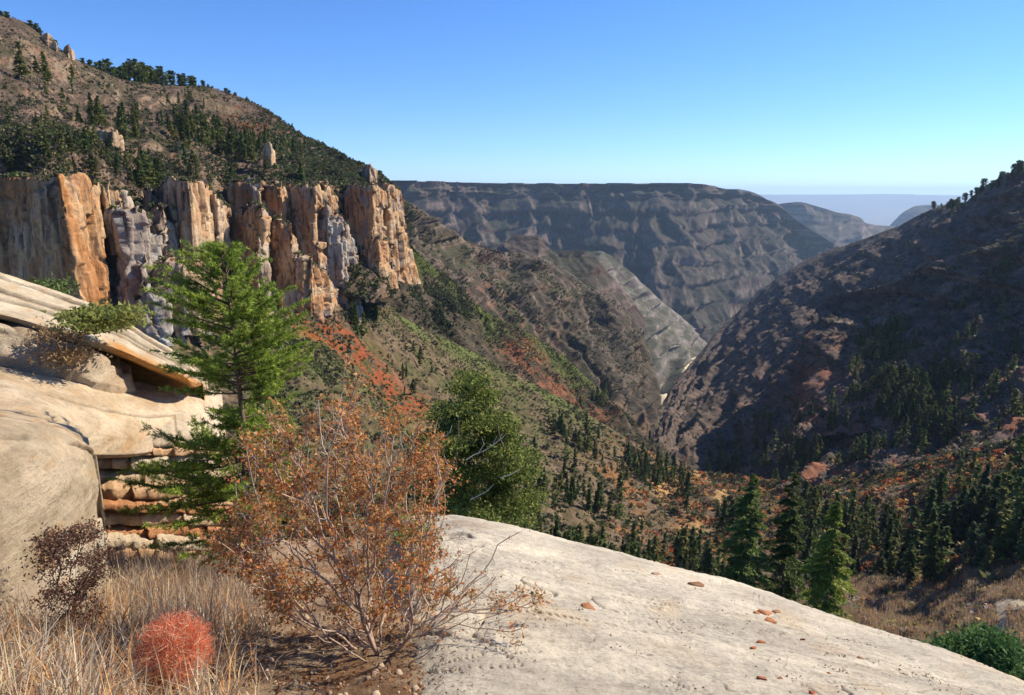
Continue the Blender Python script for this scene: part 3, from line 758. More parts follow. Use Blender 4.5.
def conifer_meshes(k, h, shape):
    r = np.random.default_rng(100 + k)
    m = MB()
    if shape == 'fir': v, t, c, *_ = conifer_geo(h, h * r.uniform(0.15, 0.34), (46, 80, 100)[k % 3], (7, 9, 10)[k % 3], h * (0.062, 0.055, 0.05)[k % 3], r, 'fir', r.uniform(0.02, 0.22), r.uniform(0.1, 0.4)); v[:, 0] += r.uniform(-0.05, 0.05) * v[:, 2]; c = c * r.uniform(0.75, 1.3) * np.array([r.uniform(0.85, 1.25), 1, r.uniform(0.8, 1.2)])
    elif shape == 'pine': v, t, c, *_ = conifer_geo(h, h * r.uniform(0.26, 0.34), 80, 12, h * 0.070, r, 'pine', 0.15)
    m.add(v, t=t, c=c); crown = m.build('crown', M_LEAF, link=False)
    m = MB(); trunk_geo(m, h, h * 0.016, (0.10, 0.075, 0.06)); trunk = m.build('trunk', M_BARK, link=False)
    return trunk, crown, (v, t, c)
PROTO = {'fir': [conifer_meshes(k, 10.0, 'fir') for k in range(12)], 'pine': [conifer_meshes(20 + k, 10.0, 'pine') for k in range(4)]}

def pick(sheetname, n, maskfn, r=rng):
    pts, px, py, nb, nn = SHEETS[sheetname]
    p = pts[nb:]; x = px[nb:]; y = py[nb:]
    w = np.clip(maskfn(x, y, p), 0, None).ravel(); w[~np.isfinite(w)] = 0
    if w.sum() <= 0: return np.zeros((0, 3)), np.zeros(0), np.zeros(0)
    i = r.choice(w.size, n, p=w / w.sum())
    q = p.reshape(-1, 3)[i]; return q, x.ravel()[i], y.ravel()[i]

def inpoly(px, py, poly):
    inside = np.zeros(np.shape(px), bool); n = len(poly)
    for i in range(n):
        x0, y0 = poly[i]; x1, y1 = poly[(i + 1) % n]
        c = ((y0 > py) != (y1 > py)) & (px < (x1 - x0) * (py - y0) / ((y1 - y0) if y1 != y0 else 1e-9) + x0)
        inside ^= c
    return inside.astype(float)

# each stand: sheet, count, outline in the picture, height range, kind, patchiness, label words, group
STANDS = [
 ('upper_hill', 14, [(-10, 150), (-10, 190), (62, 190), (62, 150)], (5, 8), 'fir', 0.2, 'dark conifer on the rim at the far left, above the orange wall', 'conifers on the rim above the orange wall'),
 ('upper_hill', 8, [(-5, 85), (-5, 150), (60, 150), (40, 85)], (5, 9), 'fir', 0.2, 'dark green conifer on the open slope at the left edge', 'conifers on the open slope at the left edge'),
 ('upper_hill', 8, [(20, 60), (20, 100), (80, 118), (80, 75)], (9, 14), 'fir', 0.0, 'dark spire conifer on the brown slope at upper left', 'spire conifers on the upper left slope'),
 ('upper_hill', 34, [(62, 140), (62, 185), (130, 200), (135, 150)], (4, 8), 'fir', 0.2, 'low bushy conifer on the ledges above the grey rock face', 'low conifers above the grey rock face'),
 ('upper_hill', 24, [(78, 118), (78, 150), (140, 155), (140, 118)], (7, 12), 'fir', 0.2, 'dark conifer around the broad tan rock block', 'conifers around the tan rock block'),
 ('upper_hill', 60, [(140, 132), (140, 195), (195, 195), (195, 125)], (6, 10), 'fir', 0.3, 'dark conifer in the thick stand above the tall orange pillar', 'conifers above the orange pillar'),
 ('upper_hill', 80, [(186, 128), (186, 205), (250, 200), (258, 142), (225, 122)], (8, 12), 'fir', 0.0, 'tall dark conifer in the black stand filling the notch of the cliff', 'conifers in the notch of the cliff'),
 ('upper_hill', 34, [(250, 140), (250, 180), (310, 184), (300, 150)], (6, 10), 'fir', 0.1, 'dark conifer beside the slim pale rock tower', 'conifers beside the slim rock tower'),
 ('upper_hill', 14, [(160, 92), (160, 118), (230, 118), (230, 98)], (5, 9), 'fir', 0.3, 'small conifer dotted on the slope below the skyline pines', 'small conifers below the skyline pines'),
 ('valley', 16, [(325, 306), (325, 345), (375, 340), (378, 312)], (9, 14), 'fir', 0.0, 'dark conifer at the foot of the cliff beside the red soil', 'conifers at the foot of the cliff'),
 ('valley', 12, [(385, 345), (385, 420), (440, 420), (430, 350)], (5, 9), 'fir', 0.0, 'lone small conifer on the slope between the red gully and the green crest', 'conifers beyond the red gully'),
 ('valley', 150, [(490, 415), (500, 560), (600, 590), (600, 440), (560, 420)], (8, 13), 'fir', 0.25, 'dark conifer on the lower left slope behind the pale slab crest', 'conifers on the lower left slope'),
 ('valley', 130, [(600, 440), (600, 590), (690, 600), (690, 480), (650, 462)], (8, 13), 'fir', 0.2, 'dark conifer in the valley bottom below the gorge mouth', 'conifers below the gorge mouth'),
 ('green_spur', 40, [(555, 385), (555, 430), (650, 462), (640, 432), (600, 396)], (7, 11), 'fir', 0.3, 'small conifer on the far slope just left of the gorge mouth', 'small conifers left of the gorge mouth'),
 ('valley', 40, [(690, 495), (690, 600), (760, 610), (760, 495)], (9, 14), 'fir', 0.2, 'dark conifer in the valley behind the three near firs', 'conifers behind the near firs'),
 ('valley', 105, [(800, 512), (800, 590), (930, 585), (930, 500), (880, 515)], (8, 14), 'fir', 0.2, 'dark conifer on the lower right slope below the brown terrace', 'conifers below the brown terrace'),
 ('valley', 105, [(920, 498), (920, 580), (1034, 575), (1034, 480)], (9, 16), 'fir', 0.35, 'tall dark conifer at the lower right edge above the brushy flat', 'conifers above the brushy flat'),
 ('right_hill', 150, [(700, 448), (700, 482), (800, 486), (800, 405), (770, 420)], (8, 13), 'fir', 0.2, 'dark conifer in the belt below the orange soil spot', 'conifers below the orange soil spot'),
 ('right_spur', 150, [(700, 448), (700, 482), (800, 486), (800, 405), (770, 420)], (8, 13), 'fir', 0.2, 'dark conifer in the belt below the orange soil spot', 'conifers below the orange soil spot'),
 ('right_hill', 190, [(800, 412), (800, 484), (900, 468), (900, 385), (850, 395)], (8, 13), 'fir', 0.35, 'dark conifer in the belt right above the brown terrace', 'conifers right above the brown terrace'),
 ('right_spur', 190, [(800, 412), (800, 484), (900, 468), (900, 385), (850, 395)], (8, 13), 'fir', 0.35, 'dark conifer in the belt right above the brown terrace', 'conifers right above the brown terrace'),
 ('right_hill', 190, [(900, 395), (900, 466), (1034, 440), (1034, 375), (960, 382)], (9, 14), 'fir', 0.3, 'dark conifer in the dense belt at the right edge', 'conifers in the belt at the right edge'),
 ('right_spur', 190, [(900, 395), (900, 466), (1034, 440), (1034, 375), (960, 382)], (9, 14), 'fir', 0.3, 'dark conifer in the dense belt at the right edge', 'conifers in the belt at the right edge'),
 ('right_hill', 200, [(850, 345), (850, 385), (1034, 350), (1034, 285), (960, 308)], (8, 12), 'fir', 0.2, 'small dark conifer along the shaded band above the red soil on the right', 'conifers above the red soil'),
 ('right_spur', 200, [(850, 345), (850, 385), (1034, 350), (1034, 285), (960, 308)], (8, 12), 'fir', 0.2, 'small dark conifer along the shaded band above the red soil on the right', 'conifers above the red soil'),
 ('right_hill', 70, [(740, 440), (840, 330), (1034, 250), (1034, 300), (860, 352), (770, 430)], (5, 9), 'fir', 0.3, 'tiny conifer dotted on the shaded right hillside', 'conifers dotted on the shaded hillside'),
 ('right_spur', 70, [(740, 440), (840, 330), (1034, 250), (1034, 300), (860, 352), (770, 430)], (5, 9), 'fir', 0.3, 'tiny conifer dotted on the shaded right hillside', 'conifers dotted on the shaded hillside'),
 ('right_hill', 60, [(930, 209), (962, 204), (986, 186), (1030, 166), (1030, 174), (986, 194), (962, 212), (930, 217)], (7, 12), 'pine', 0.0, 'tiny dark pine on the right skyline ridge', 'pines on the right skyline'),
]
SKY = [(125, 77, 14, 'pine'), (138, 80, 16, 'pine'), (144, 81, 16, 'pine'), (150, 82, 15, 'pine'), (157, 82, 13, 'pine'), (116, 73, 10, 'pine'), (104, 69, 9, 'pine'), (30, 24, 8, 'pine'), (36, 28, 9, 'pine'), (40, 31, 8, 'pine'), (55, 42, 8, 'pine'), (82, 60, 7, 'pine'), (90, 64, 8, 'pine'), (229, 93, 5, 'pine'), (235, 95, 5, 'pine'),(96, 66, 8, 'pine'), (101, 68, 10, 'pine'), (108, 70, 13, 'pine'), (112, 71, 9, 'pine'), (121, 75, 12, 'pine'), (130, 79, 16, 'pine'), (135, 80, 18, 'pine'), (141, 80, 17, 'pine'), (147, 81, 14, 'pine'), (153, 82, 13, 'pine'),
       (161, 82, 15, 'pine'), (166, 83, 10, 'pine'), (172, 83, 13, 'pine'), (180, 84, 11, 'pine'), (184, 84, 11, 'pine'), (191, 85, 10, 'pine'), (194, 85, 9, 'pine'), (203, 86, 7, 'pine'), (208, 87, 5, 'pine'), (226, 92, 6, 'pine'),
       (7, 12, 8, 'pine'), (1, 10, 7, 'pine'), (292, 129, 7, 'fir')]

placed = []     # (point, height, kind, label, group, px height, proto)
def gap(p, k): return sstep(-0.15, 0.3, fbm(p[..., 0] / 40 + 3, p[..., 1] / 40, 0.5, 3) + (0.22 - k * 1.3))
for sname, n, poly, (h0, h1), kind, patch, label, group in STANDS:
    r = np.random.default_rng(abs(hash(len(placed) * 7 + n)) % 9999)
    q, x, y = pick(sname, n, lambda a, b, p: inpoly(a, b, poly) * (gap(p, patch) + 0.02), r)
    for i in range(len(q)):
        placed.append((q[i], h0 * 0.75 + (h1 * 1.12 - h0 * 0.75) * r.uniform() ** 1.5, kind, label, group, r.integers(0, 12), r.uniform(0, 6.28)))
for i, (px, py, hp, kind) in enumerate(SKY):
    pts, PX, PY, nb, nn = SHEETS['upper_hill']
    row = pts[nb + 2]; j = int(np.argmin(np.abs(PX[nb] - px))); base = row[j]
    d = proj(base)[2]
    placed.append((base - np.array([0, 0, 2.2]), hp / FPX * d * 1.35, kind, {0: 'dark pine on the left skyline', 1: 'dark pine in the row along the upper left skyline'}[1] if px > 90 and px < 215 else 'small tree alone on the skyline of the left hill',
                   'pines along the left skyline' if 90 < px < 215 else 'lone trees on the left skyline', i % 4, i * 1.7))
score = []
for k, (p, h, kind, lab, grp, v, a) in enumerate(placed):
    m = p + np.array([0, 0, h * 0.6]); x, y, d = proj(m)
    i, j = int(round(float(y))), int(round(float(x)))
    vis = 0 <= i < H and 0 <= j < W and d < ZB[i, j] + 8
    score.append((FPX * h / d if vis else 0) + (30 if k >= len(placed) - len(SKY) else 0))
order = np.argsort(-np.array(score))
# the long slab and rocks of the foreground hide some; those are left in the mass
def hidden_by_foreground(x, y):
    if x < 190 and y > 272 + 0.55 * x: return True
    if y > 522 + max(0, (x - 420)) * 0.293: return True
    if 175 < x < 470 and y > 400: return True
    return False
indiv, mass = [], []
for k in order:
    p, h = placed[k][0], placed[k][1]; x, y, d = proj(p + np.array([0, 0, h * 0.5]))
    if len(indiv) < 296 and score[k] > 4 and not hidden_by_foreground(float(x), float(y)): indiv.append(k)
    else: mass.append(k)
WORD = {}
for g_ in set(placed[k][4] for k in indiv):
    ks = [k for k in indiv if placed[k][4] == g_]
    X_ = {k: float(proj(placed[k][0])[0]) for k in ks}; D_ = {k: float(proj(placed[k][0])[2]) for k in ks}
    nX = max(1, min(9, len(ks) // 3)); cols_ = {1: [''], 2: ['left half', 'right half'], 3: ['left part', 'middle', 'right part'], 4: ['left end', 'left of centre', 'right of centre', 'right end'], 5: ['left end', 'left of centre', 'centre', 'right of centre', 'right end'],
      6: ['first', 'second', 'third', 'fourth', 'fifth', 'last']}.get(nX) or ['first', 'second', 'third', 'fourth', 'fifth', 'sixth', 'seventh', 'eighth', 'last'][:nX - 1] + ['last']
    if nX > 5: cols_ = [c_ + ' clump from left' for c_ in cols_]
    for rank, k in enumerate(sorted(ks, key=lambda q: X_[q])):
        col_ = cols_[min(nX - 1, rank * nX // len(ks))]
        mates = [q for i, q in enumerate(sorted(ks, key=lambda q: X_[q])) if min(nX - 1, i * nX // len(ks)) == cols_.index(col_)]
        dr = sorted(mates, key=lambda q: D_[q]).index(k) / max(1, len(mates)); row_ = 'front row' if dr < 0.34 else ('middle row' if dr < 0.67 else 'back row')
        same = [q for q in mates if abs(sorted(mates, key=lambda q2: D_[q2]).index(q) / max(1, len(mates)) - dr) < 0.34]
        hr = sorted(mates, key=lambda q: placed[q][1]).index(k) / max(1, len(mates)); sz_ = 'short' if hr < 0.34 else ('mid-height' if hr < 0.67 else 'tall')
        WORD[k] = (sz_, row_, col_)
for k in indiv:
    p, h, kind, lab, grp, v, a = placed[k]
    sz_, row_, col_ = WORD[k]
    lab = sz_ + (' pine, ' if kind == 'pine' else ' conifer, ') + row_ + (', ' + col_ if col_ else '') + ', ' + grp
    tr_m, cr_m, _ = PROTO[kind][v % len(PROTO[kind])]
    root = empty('pine_tree' if kind == 'pine' else 'conifer_tree', p - np.array([0, 0, 0.3]), a)
    s = h / 10.0; root.scale = (s * (0.85 + 0.3 * ((k * 37) % 10) / 10), s * (0.85 + 0.3 * ((k * 53) % 10) / 10), s)
    tag(root, lab, 'tree', grp)
    for nm, me in (('trunk', tr_m), ('crown', cr_m)):
        o = bpy.data.objects.new(nm, me); COL.objects.link(o); o.parent = root
mm = MB()
for k in mass:
    p, h, kind, lab, grp, v, a = placed[k]
    V, T, C = PROTO[kind][v % len(PROTO[kind])][2]
    x, y, d = proj(p)
    if score[k] == 0 and d > 150: continue
    ca, sa = math.cos(a), math.sin(a); s = h / 10
    R = np.array([[ca, -sa, 0], [sa, ca, 0], [0, 0, 1]]) * s
    mm.add(V @ R.T + p, t=T, c=C)
if mm.n: tag(mm.build('distant_forest', M_LEAF), 'mass of further dark conifers spread over the canyon slopes', kind='stuff')

# ---- scrub: bushes nobody could count
def scrub(name, specs, mat=M_LEAF):
    """specs: (sheet, count, mask, size range m, colours, cards per bush, tallness)"""
    allc, alls, allcol = [], [], []
    for sname, n, mask, (s0, s1), pal, per, tall in specs:
        if sname == 'cap': q = CAPS_ALL[rng.integers(0, len(CAPS_ALL), n)]
        else: q, x, y = pick(sname, n, mask)
        # keep what can be seen
        px_, py_, d_ = proj(q + np.array([0, 0, 0.8]))
        i = np.clip(np.round(py_).astype(int), 0, H - 1); j = np.clip(np.round(px_).astype(int), 0, W - 1)
        keep = (d_ < ZB[i, j] + 12) & (px_ > -60) & (px_ < W + 60)
        q = q[keep]; m = len(q)
        if m == 0: continue
        size = rng.uniform(s0, s1, m) * rng.uniform(0.7, 1.2, m)
        pal = np.array(pal)[rng.integers(0, len(pal), m)] * rng.uniform(0.75, 1.3, (m, 1))
        dirs = rng.normal(size=(m, per, 3)); dirs /= np.linalg.norm(dirs, axis=-1, keepdims=True)
        dirs[..., 2] = np.abs(dirs[..., 2]) * tall
        rad = rng.uniform(0.35, 1.0, (m, per, 1)) * (1 + 0.35 * rng.normal(size=(m, per, 1)) * 0.5)
        cen = q[:, None] + dirs * rad * (size[:, None, None] * 0.5) + np.array([0, 0, 0.1]) * size[:, None, None]
        allc.append(cen.reshape(-1, 3)); alls.append(np.repeat(size * 0.36 * (12 / per) ** 0.4, per))
        allcol.append((pal[:, None] * rng.uniform(0.7, 1.35, (m, per, 1))).reshape(-1, 3))
    cen = np.concatenate(allc); v, t = cards(cen, np.concatenate(alls) * rng.uniform(0.6, 1.3, len(cen)), aspect=1.3)
    o = mesh(name, v, t, mat, None, np.repeat(np.concatenate(allcol), 3, 0)); return o

DK = [(0.055, 0.072, 0.030), (0.075, 0.088, 0.036), (0.060, 0.055, 0.038), (0.10, 0.105, 0.045)]
GRB = [(0.17, 0.13, 0.10), (0.13, 0.10, 0.085), (0.20, 0.16, 0.13), (0.10, 0.09, 0.06), (0.15, 0.12, 0.06)]
RUST = [(0.42, 0.15, 0.06), (0.36, 0.21, 0.08), (0.46, 0.11, 0.05), (0.24, 0.11, 0.07)]
GRN = [(0.11, 0.14, 0.04), (0.13, 0.16, 0.05), (0.08, 0.11, 0.035), (0.16, 0.17, 0.07)]
def pat(p, L, s, lo=-0.1, hi=0.25): return 0.04 + sstep(lo, hi, fbm(p[..., 0] / L + s, p[..., 1] / L, s, 3))
tag(scrub('scrub', [
    ('upper_hill', 5979, lambda x, y, p: pat(p, 20, 1) * sstep(70, 150, y + 0.25 * x) * (x > -40), (1.2, 2.8), DK, 12, 0.9),
    ('upper_hill', 16000, lambda x, y, p: (0.3 + pat(p, 20, 4)) * (x > -20) * (y < 200), (0.5, 1.5), GRB + [(0.16, 0.15, 0.07)], 8, 0.7),
    ('upper_hill', 4600, lambda x, y, p: sstep(240, 300, x) * 1.0, (1.8, 3.8), DK + DK[:1], 16, 0.9),
    ('upper_hill', 368, lambda x, y, p: blob(x, y, 250, 128, 25, 14) + blob(x, y, 225, 115, 14, 10), (1.0, 2.2), RUST, 10, 0.8),
    ('valley', 7359, lambda x, y, p: pat(p, 14, 2) * (y < 600) * (x > 200), (1.0, 2.6), DK, 12, 0.8),
    ('valley', 9660, lambda x, y, p: pat(p, 14, 5) * (y < 600) * (x > 200), (0.7, 2.0), GRB, 10, 0.7),
    ('valley', 3449, lambda x, y, p: pat(p, 10, 7) * (along(x, y, [(400, 318), (439, 337), (492, 364), (545, 392), (600, 420)], 12) + along(x, y, [(285, 330), (345, 382), (400, 430)], 14)), (0.6, 1.4), GRN, 8, 0.6),
    ('valley', 2989, lambda x, y, p: pat(p, 9, 8, 0.0, 0.3) * sstep(560, 680, x) * (y < 590), (0.8, 2.2), RUST, 10, 0.8),
    ('valley', 368, lambda x, y, p: blob(x, y, 672, 552, 12, 7) + 0.6 * blob(x, y, 968, 522, 8, 5), (0.8, 2.0), [(0.42, 0.06, 0.03), (0.42, 0.12, 0.04)], 12, 0.8),
    ('green_spur', 5060, lambda x, y, p: pat(p, 22, 3), (1.0, 3.0), DK + GRB[:2], 9, 0.8),
    ('green_spur', 2070, lambda x, y, p: blob(x, y, 438, 305, 24, 22) * pat(p, 14, 2), (2.0, 4.0), DK[:3], 14, 1.0),  # dense dark bushes added to stand in for shade in the bowl
    ('green_spur', 2070, lambda x, y, p: along(x, y, [(395, 236), (424, 257), (480, 307), (520, 330), (556, 350), (600, 392)], 12), (0.8, 1.8), GRN, 7, 0.6),
    ('green_spur', 690, lambda x, y, p: along(x, y, [(515, 345), (545, 385), (600, 420)], 12), (1.0, 2.4), RUST, 8, 0.7),
    ('green_spur', 2600, lambda x, y, p: pat(p, 18, 13), (0.8, 2.2), GRN, 8, 0.7),
    ('valley', 1600, lambda x, y, p: pat(p, 12, 31, -0.05, 0.25) * sstep(600, 700, x) * (y < 560), (1.4, 3.2), [(0.46, 0.20, 0.07), (0.50, 0.32, 0.10), (0.42, 0.11, 0.05), (0.30, 0.22, 0.10)], 16, 0.9),
    ('valley', 1300, lambda x, y, p: pat(p, 8, 35, -0.1, 0.2) * inpoly(x, y, [(815, 600), (850, 582), (900, 576), (960, 574), (1040, 568), (1040, 720), (815, 720)]) * (1 - np.clip(1.8 * along(x, y, [(1030, 607), (1008, 606), (1000, 612), (1004, 622), (996, 640), (985, 665)], 7.0), 0, 1)), (1.0, 2.4), [(0.36, 0.30, 0.26), (0.44, 0.34, 0.12), (0.22, 0.22, 0.09), (0.40, 0.22, 0.11), (0.20, 0.15, 0.12)], 20, 0.9),
    ('cap', 2600, None, (0.8, 2.6), DK + GRN[:1] + GRB[:1], 14, 1.0),
    ('right_spur', 5000, lambda x, y, p: pat(p, 30, 9), (1.2, 3.2), DK + GRB[1:4], 8, 0.8),
    ('right_spur', 2400, lambda x, y, p: pat(p, 14, 3, 0, .3) * sstep(320, 370, y), (0.8, 2.2), RUST + GRB, 8, 0.8),
    ('valley', 1500, lambda x, y, p: pat(p, 18, 25, -0.1, 0.2) * sstep(470, 640, x + 0.0 * y) * (y > 400) * (y < 585), (2.2, 4.5), DK, 22, 1.0),
    ('right_hill', 900, lambda x, y, p: pat(p, 18, 26, -0.1, 0.2) * (y > 400), (2.2, 4.2), DK, 20, 1.0),
    ('brown_spur', 2600, lambda x, y, p: pat(p, 40, 16), (1.4, 3.2), GRN + [(0.10, 0.11, 0.06)], 7, 0.8),
    ('right_hill', 3600, lambda x, y, p: pat(p, 30, 19), (1.2, 3.0), GRN[:3] + [(0.26, 0.22, 0.15), (0.22, 0.16, 0.12)], 8, 0.8),
    ('valley', 3200, lambda x, y, p: pat(p, 12, 15) * (y < 600) * (x > 230), (0.6, 1.6), GRN, 8, 0.7),
    ('brown_spur', 9200, lambda x, y, p: pat(p, 45, 6), (1.6, 4.0), DK + GRB[:2], 7, 0.8),
    ('right_hill', 11959, lambda x, y, p: pat(p, 40, 9), (1.4, 3.6), DK + GRB[1:2] + GRB[3:4], 8, 0.8),
    ('right_hill', 3449, lambda x, y, p: pat(p, 16, 3, 0, .3) * sstep(350, 400, y), (0.8, 2.2), RUST + GRB, 8, 0.8),
]), 'low dark and grey-brown scrub dotted over every canyon slope', kind='stuff')

# leafless brush on the flat at lower right: many thin upright stems
def brush():
    q, x, y = pick('valley', 20700, lambda x, y, p: inpoly(x, y, [(815, 600), (850, 582), (900, 576), (960, 574), (1040, 568), (1040, 720), (815, 720)])
                   * (1 - np.clip(1.6 * along(x, y, [(1030, 607), (1008, 606), (1000, 612), (1004, 622), (996, 640), (985, 665)], 6.0), 0, 1)) * pat(p, 6, 2, -0.3, 0.1))
    n = len(q); per = 7
    ang = rng.uniform(0, 6.28, (n, per)); tilt = rng.uniform(0.05, 0.6, (n, per)); h = rng.uniform(1.0, 2.6, (n, 1)) * rng.uniform(0.5, 1, (n, per))
    d = np.stack([np.cos(ang) * np.sin(tilt), np.sin(ang) * np.sin(tilt), np.cos(tilt)], -1)
    b = q[:, None] + rng.normal(0, 0.25, (n, per, 3)) * np.array([1, 1, 0.0])
    tip = b + d * h[..., None]; w = 0.04
    s = np.stack([-np.sin(ang), np.cos(ang), 0 * ang], -1) * w
    v = np.stack([b - s, b + s, tip], 2).reshape(-1, 3)
    pal = np.array([(0.40, 0.31, 0.28), (0.46, 0.38, 0.33), (0.30, 0.21, 0.16), (0.42, 0.28, 0.14)])[rng.integers(0, 4, n)]
    mb = MB(); mb.add(v, t=np.arange(len(v)).reshape(-1, 3), c=np.repeat(np.repeat(pal, per, 0), 3, 0))
    # a few dead leaves still on
    cen = (b + d * h[..., None] * rng.uniform(0.3, 1, (n, per, 1)))[:, :3].reshape(-1, 3)
    v, t = cards(cen, 0.22)
    pal = np.array([(0.42, 0.28, 0.07), (0.38, 0.17, 0.06), (0.22, 0.16, 0.09), (0.28, 0.26, 0.08)])[rng.integers(0, 4, n)]
    mb.add(v, t=t, c=np.repeat(np.repeat(pal, 3, 0), 3, 0))
    tag(mb.build('brush', M_LEAF2), 'leafless grey and ochre brush covering the flat at lower right', kind='stuff')
brush()
# ---------------------------------------------------------------- foreground rock and soil
def rock_mat(name, scale, bd, tint_lo, tint_hi, speck=0.5, st=(1, 1, 1)):
    m, t, b = new_mat(name)
    big = noise_tex(t, 1.1 * scale, 6, 0.6, st); fine = noise_tex(t, 26 * scale, 9, 0.8); mid = noise_tex(t, 6.5 * scale, 8, 0.7, st)
    c = mix(t, col_attr(t), ramp(t, big, [(0.32, tint_lo), (0.5, (0.97, 0.96, 0.95)), (0.68, tint_hi)]), 1.0)
    c = mix(t, c, ramp(t, mid, [(0.3, (0.78, 0.77, 0.76)), (0.55, (1.02, 1.02, 1.02)), (0.7, (1.1, 1.09, 1.07))]), 1.0)
    c = mix(t, c, ramp(t, fine, [(0.3, (1 - speck,) * 3), (0.5, (1, 1, 1)), (0.7, (1.1,) * 3)]), 1.0)
    t.links.new(c, b.inputs['Base Color'])
    n = bump(t, b, mid, bd * 2.2, 0.7); bump(t, b, fine, bd, 0.9, n)
    return m
M_SLAB = rock_mat('pale_sandstone', 1.0, 0.022, (0.80, 0.77, 0.74), (1.06, 1.04, 1.0), 0.42, (1, 1.6, 1))
M_TAN = rock_mat('tan_sandstone', 1.0, 0.03, (0.86, 0.78, 0.70), (1.08, 1.05, 1.0), 0.35, (0.6, 1, 2.5))
M_SOIL = rock_mat('sandy_soil', 2.0, 0.02, (0.62, 0.50, 0.42), (1.15, 1.12, 1.05), 0.6)

def c_slab(X, Y, Z, st, px, py, D):
    n = fbm(X / 1.3, Y / 0.7, 0.0, 5); n2 = fbm(X / 0.35 + 3, Y / 0.35, 1.0, 4)
    c = lerp((0.47, 0.42, 0.34), (0.61, 0.545, 0.43), sstep(-0.35, 0.3, n + n2 * 0.4))
    c = c + (np.array((0.40, 0.30, 0.21)) - c) * (0.45 * sstep(0.22, 0.5, fbm(X / 0.8 + 9, Y / 0.5, 2.0, 4)))[..., None]
    lines = np.abs(pnoise(X * 0.55 + 0.7 * Y, Y * 1.3 - 0.2 * X, 3.0)); c = c * (1 - 0.16 * np.exp(-(lines / 0.012) ** 2))[..., None]
    lich = sstep(0.20, 0.34, fbm(X / 0.11 + 20, Y / 0.11, 4.0, 4)) * sstep(-0.1, 0.3, fbm(X / 0.9 + 2, Y / 0.9, 6.0, 3))
    c = c + (np.array((0.27, 0.26, 0.23)) - c) * (0.55 * lich)[..., None]
    och = sstep(0.15, 0.45, fbm(X / 0.5 + 31, Y / 1.2, 7.0, 4)) ; c = c + (np.array((0.58, 0.42, 0.24)) - c) * (0.35 * och)[..., None]
    return c
sheet('slab', {
    340: [(570, 8.6), (605, 6.4), (665, 4.6), (780, 2.6)], 385: [(540, 7.6), (582, 5.8), (655, 4.05), (780, 2.3)],
    418: [(523, 6.9), (570, 5.3), (645, 3.75), (780, 2.15)], 455: [(523, 6.7), (575, 5.1), (650, 3.5), (780, 2.0)],
    500: [(532, 6.5), (580, 4.9), (655, 3.4), (780, 1.9)], 560: [(549, 6.3), (596, 4.7), (665, 3.3), (780, 1.85)],
    620: [(565.5, 6.15), (610, 4.6), (675, 3.25), (780, 1.85)], 690: [(584, 6.0), (625, 4.55), (685, 3.25), (780, 1.85)],
    760: [(607, 5.8), (642, 4.5), (695, 3.25), (780, 1.9)], 830: [(632, 5.6), (660, 4.5), (705, 3.3), (780, 2.0)],
    900: [(656, 5.4), (680, 4.4), (715, 3.4), (780, 2.2)], 960: [(677, 5.2), (695, 4.4), (725, 3.5), (780, 2.4)],
    1010: [(697, 5.0), (710, 4.4), (735, 3.6), (790, 2.6)], 1100: [(745, 4.7), (755, 4.2), (770, 3.7), (810, 2.9)],
    1300: [(850, 4.2), (860, 3.9), (875, 3.6), (900, 3.0)]},
    M_SLAB, c_slab, step=1.3, rough=[(1.6, 0.055), (0.45, 0.03), (0.13, 0.011), (0.06, 0.004)], back=(1.9, -0.65), objname='rock_ground', backrows=60, crest=0.05, cracks=[(1.7, 0.05), (0.7, 0.02)])

def c_soil(X, Y, Z, st, px, py, D):
    n = fbm(X / 0.5, Y / 0.5, 0.0, 5); n2 = fbm(X / 0.12 + 3, Y / 0.12, 1.0, 4)
    c = lerp((0.30, 0.17, 0.09), (0.52, 0.38, 0.25), sstep(-0.35, 0.3, n + n2 * 0.5))
    return c
sheet('soil', {
    -260: [(610, 7.5), (640, 5.2), (700, 3.3), (800, 2.1)], -80: [(600, 7.0), (640, 5.0), (700, 3.2), (800, 2.1)],
    60: [(570, 8.0), (625, 5.2), (700, 3.1), (800, 2.05)], 200: [(555, 9.0), (612, 5.6), (695, 3.2), (800, 2.0)],
    300: [(542, 9.0), (605, 5.5), (690, 3.2), (800, 2.0)], 380: [(533, 8.0), (595, 5.4), (680, 3.2), (800, 2.0)],
    430: [(536, 7.3), (590, 5.2), (670, 3.4), (800, 2.0)], 520: [(556, 7.0), (606, 5.2), (680, 3.5), (800, 2.1)]},
    M_SOIL, c_soil, step=2.0, rough=[(1.2, 0.12), (0.35, 0.04), (0.1, 0.012)], back=(1.5, -0.5), objname='soil', backrows=30, crest=0.02)

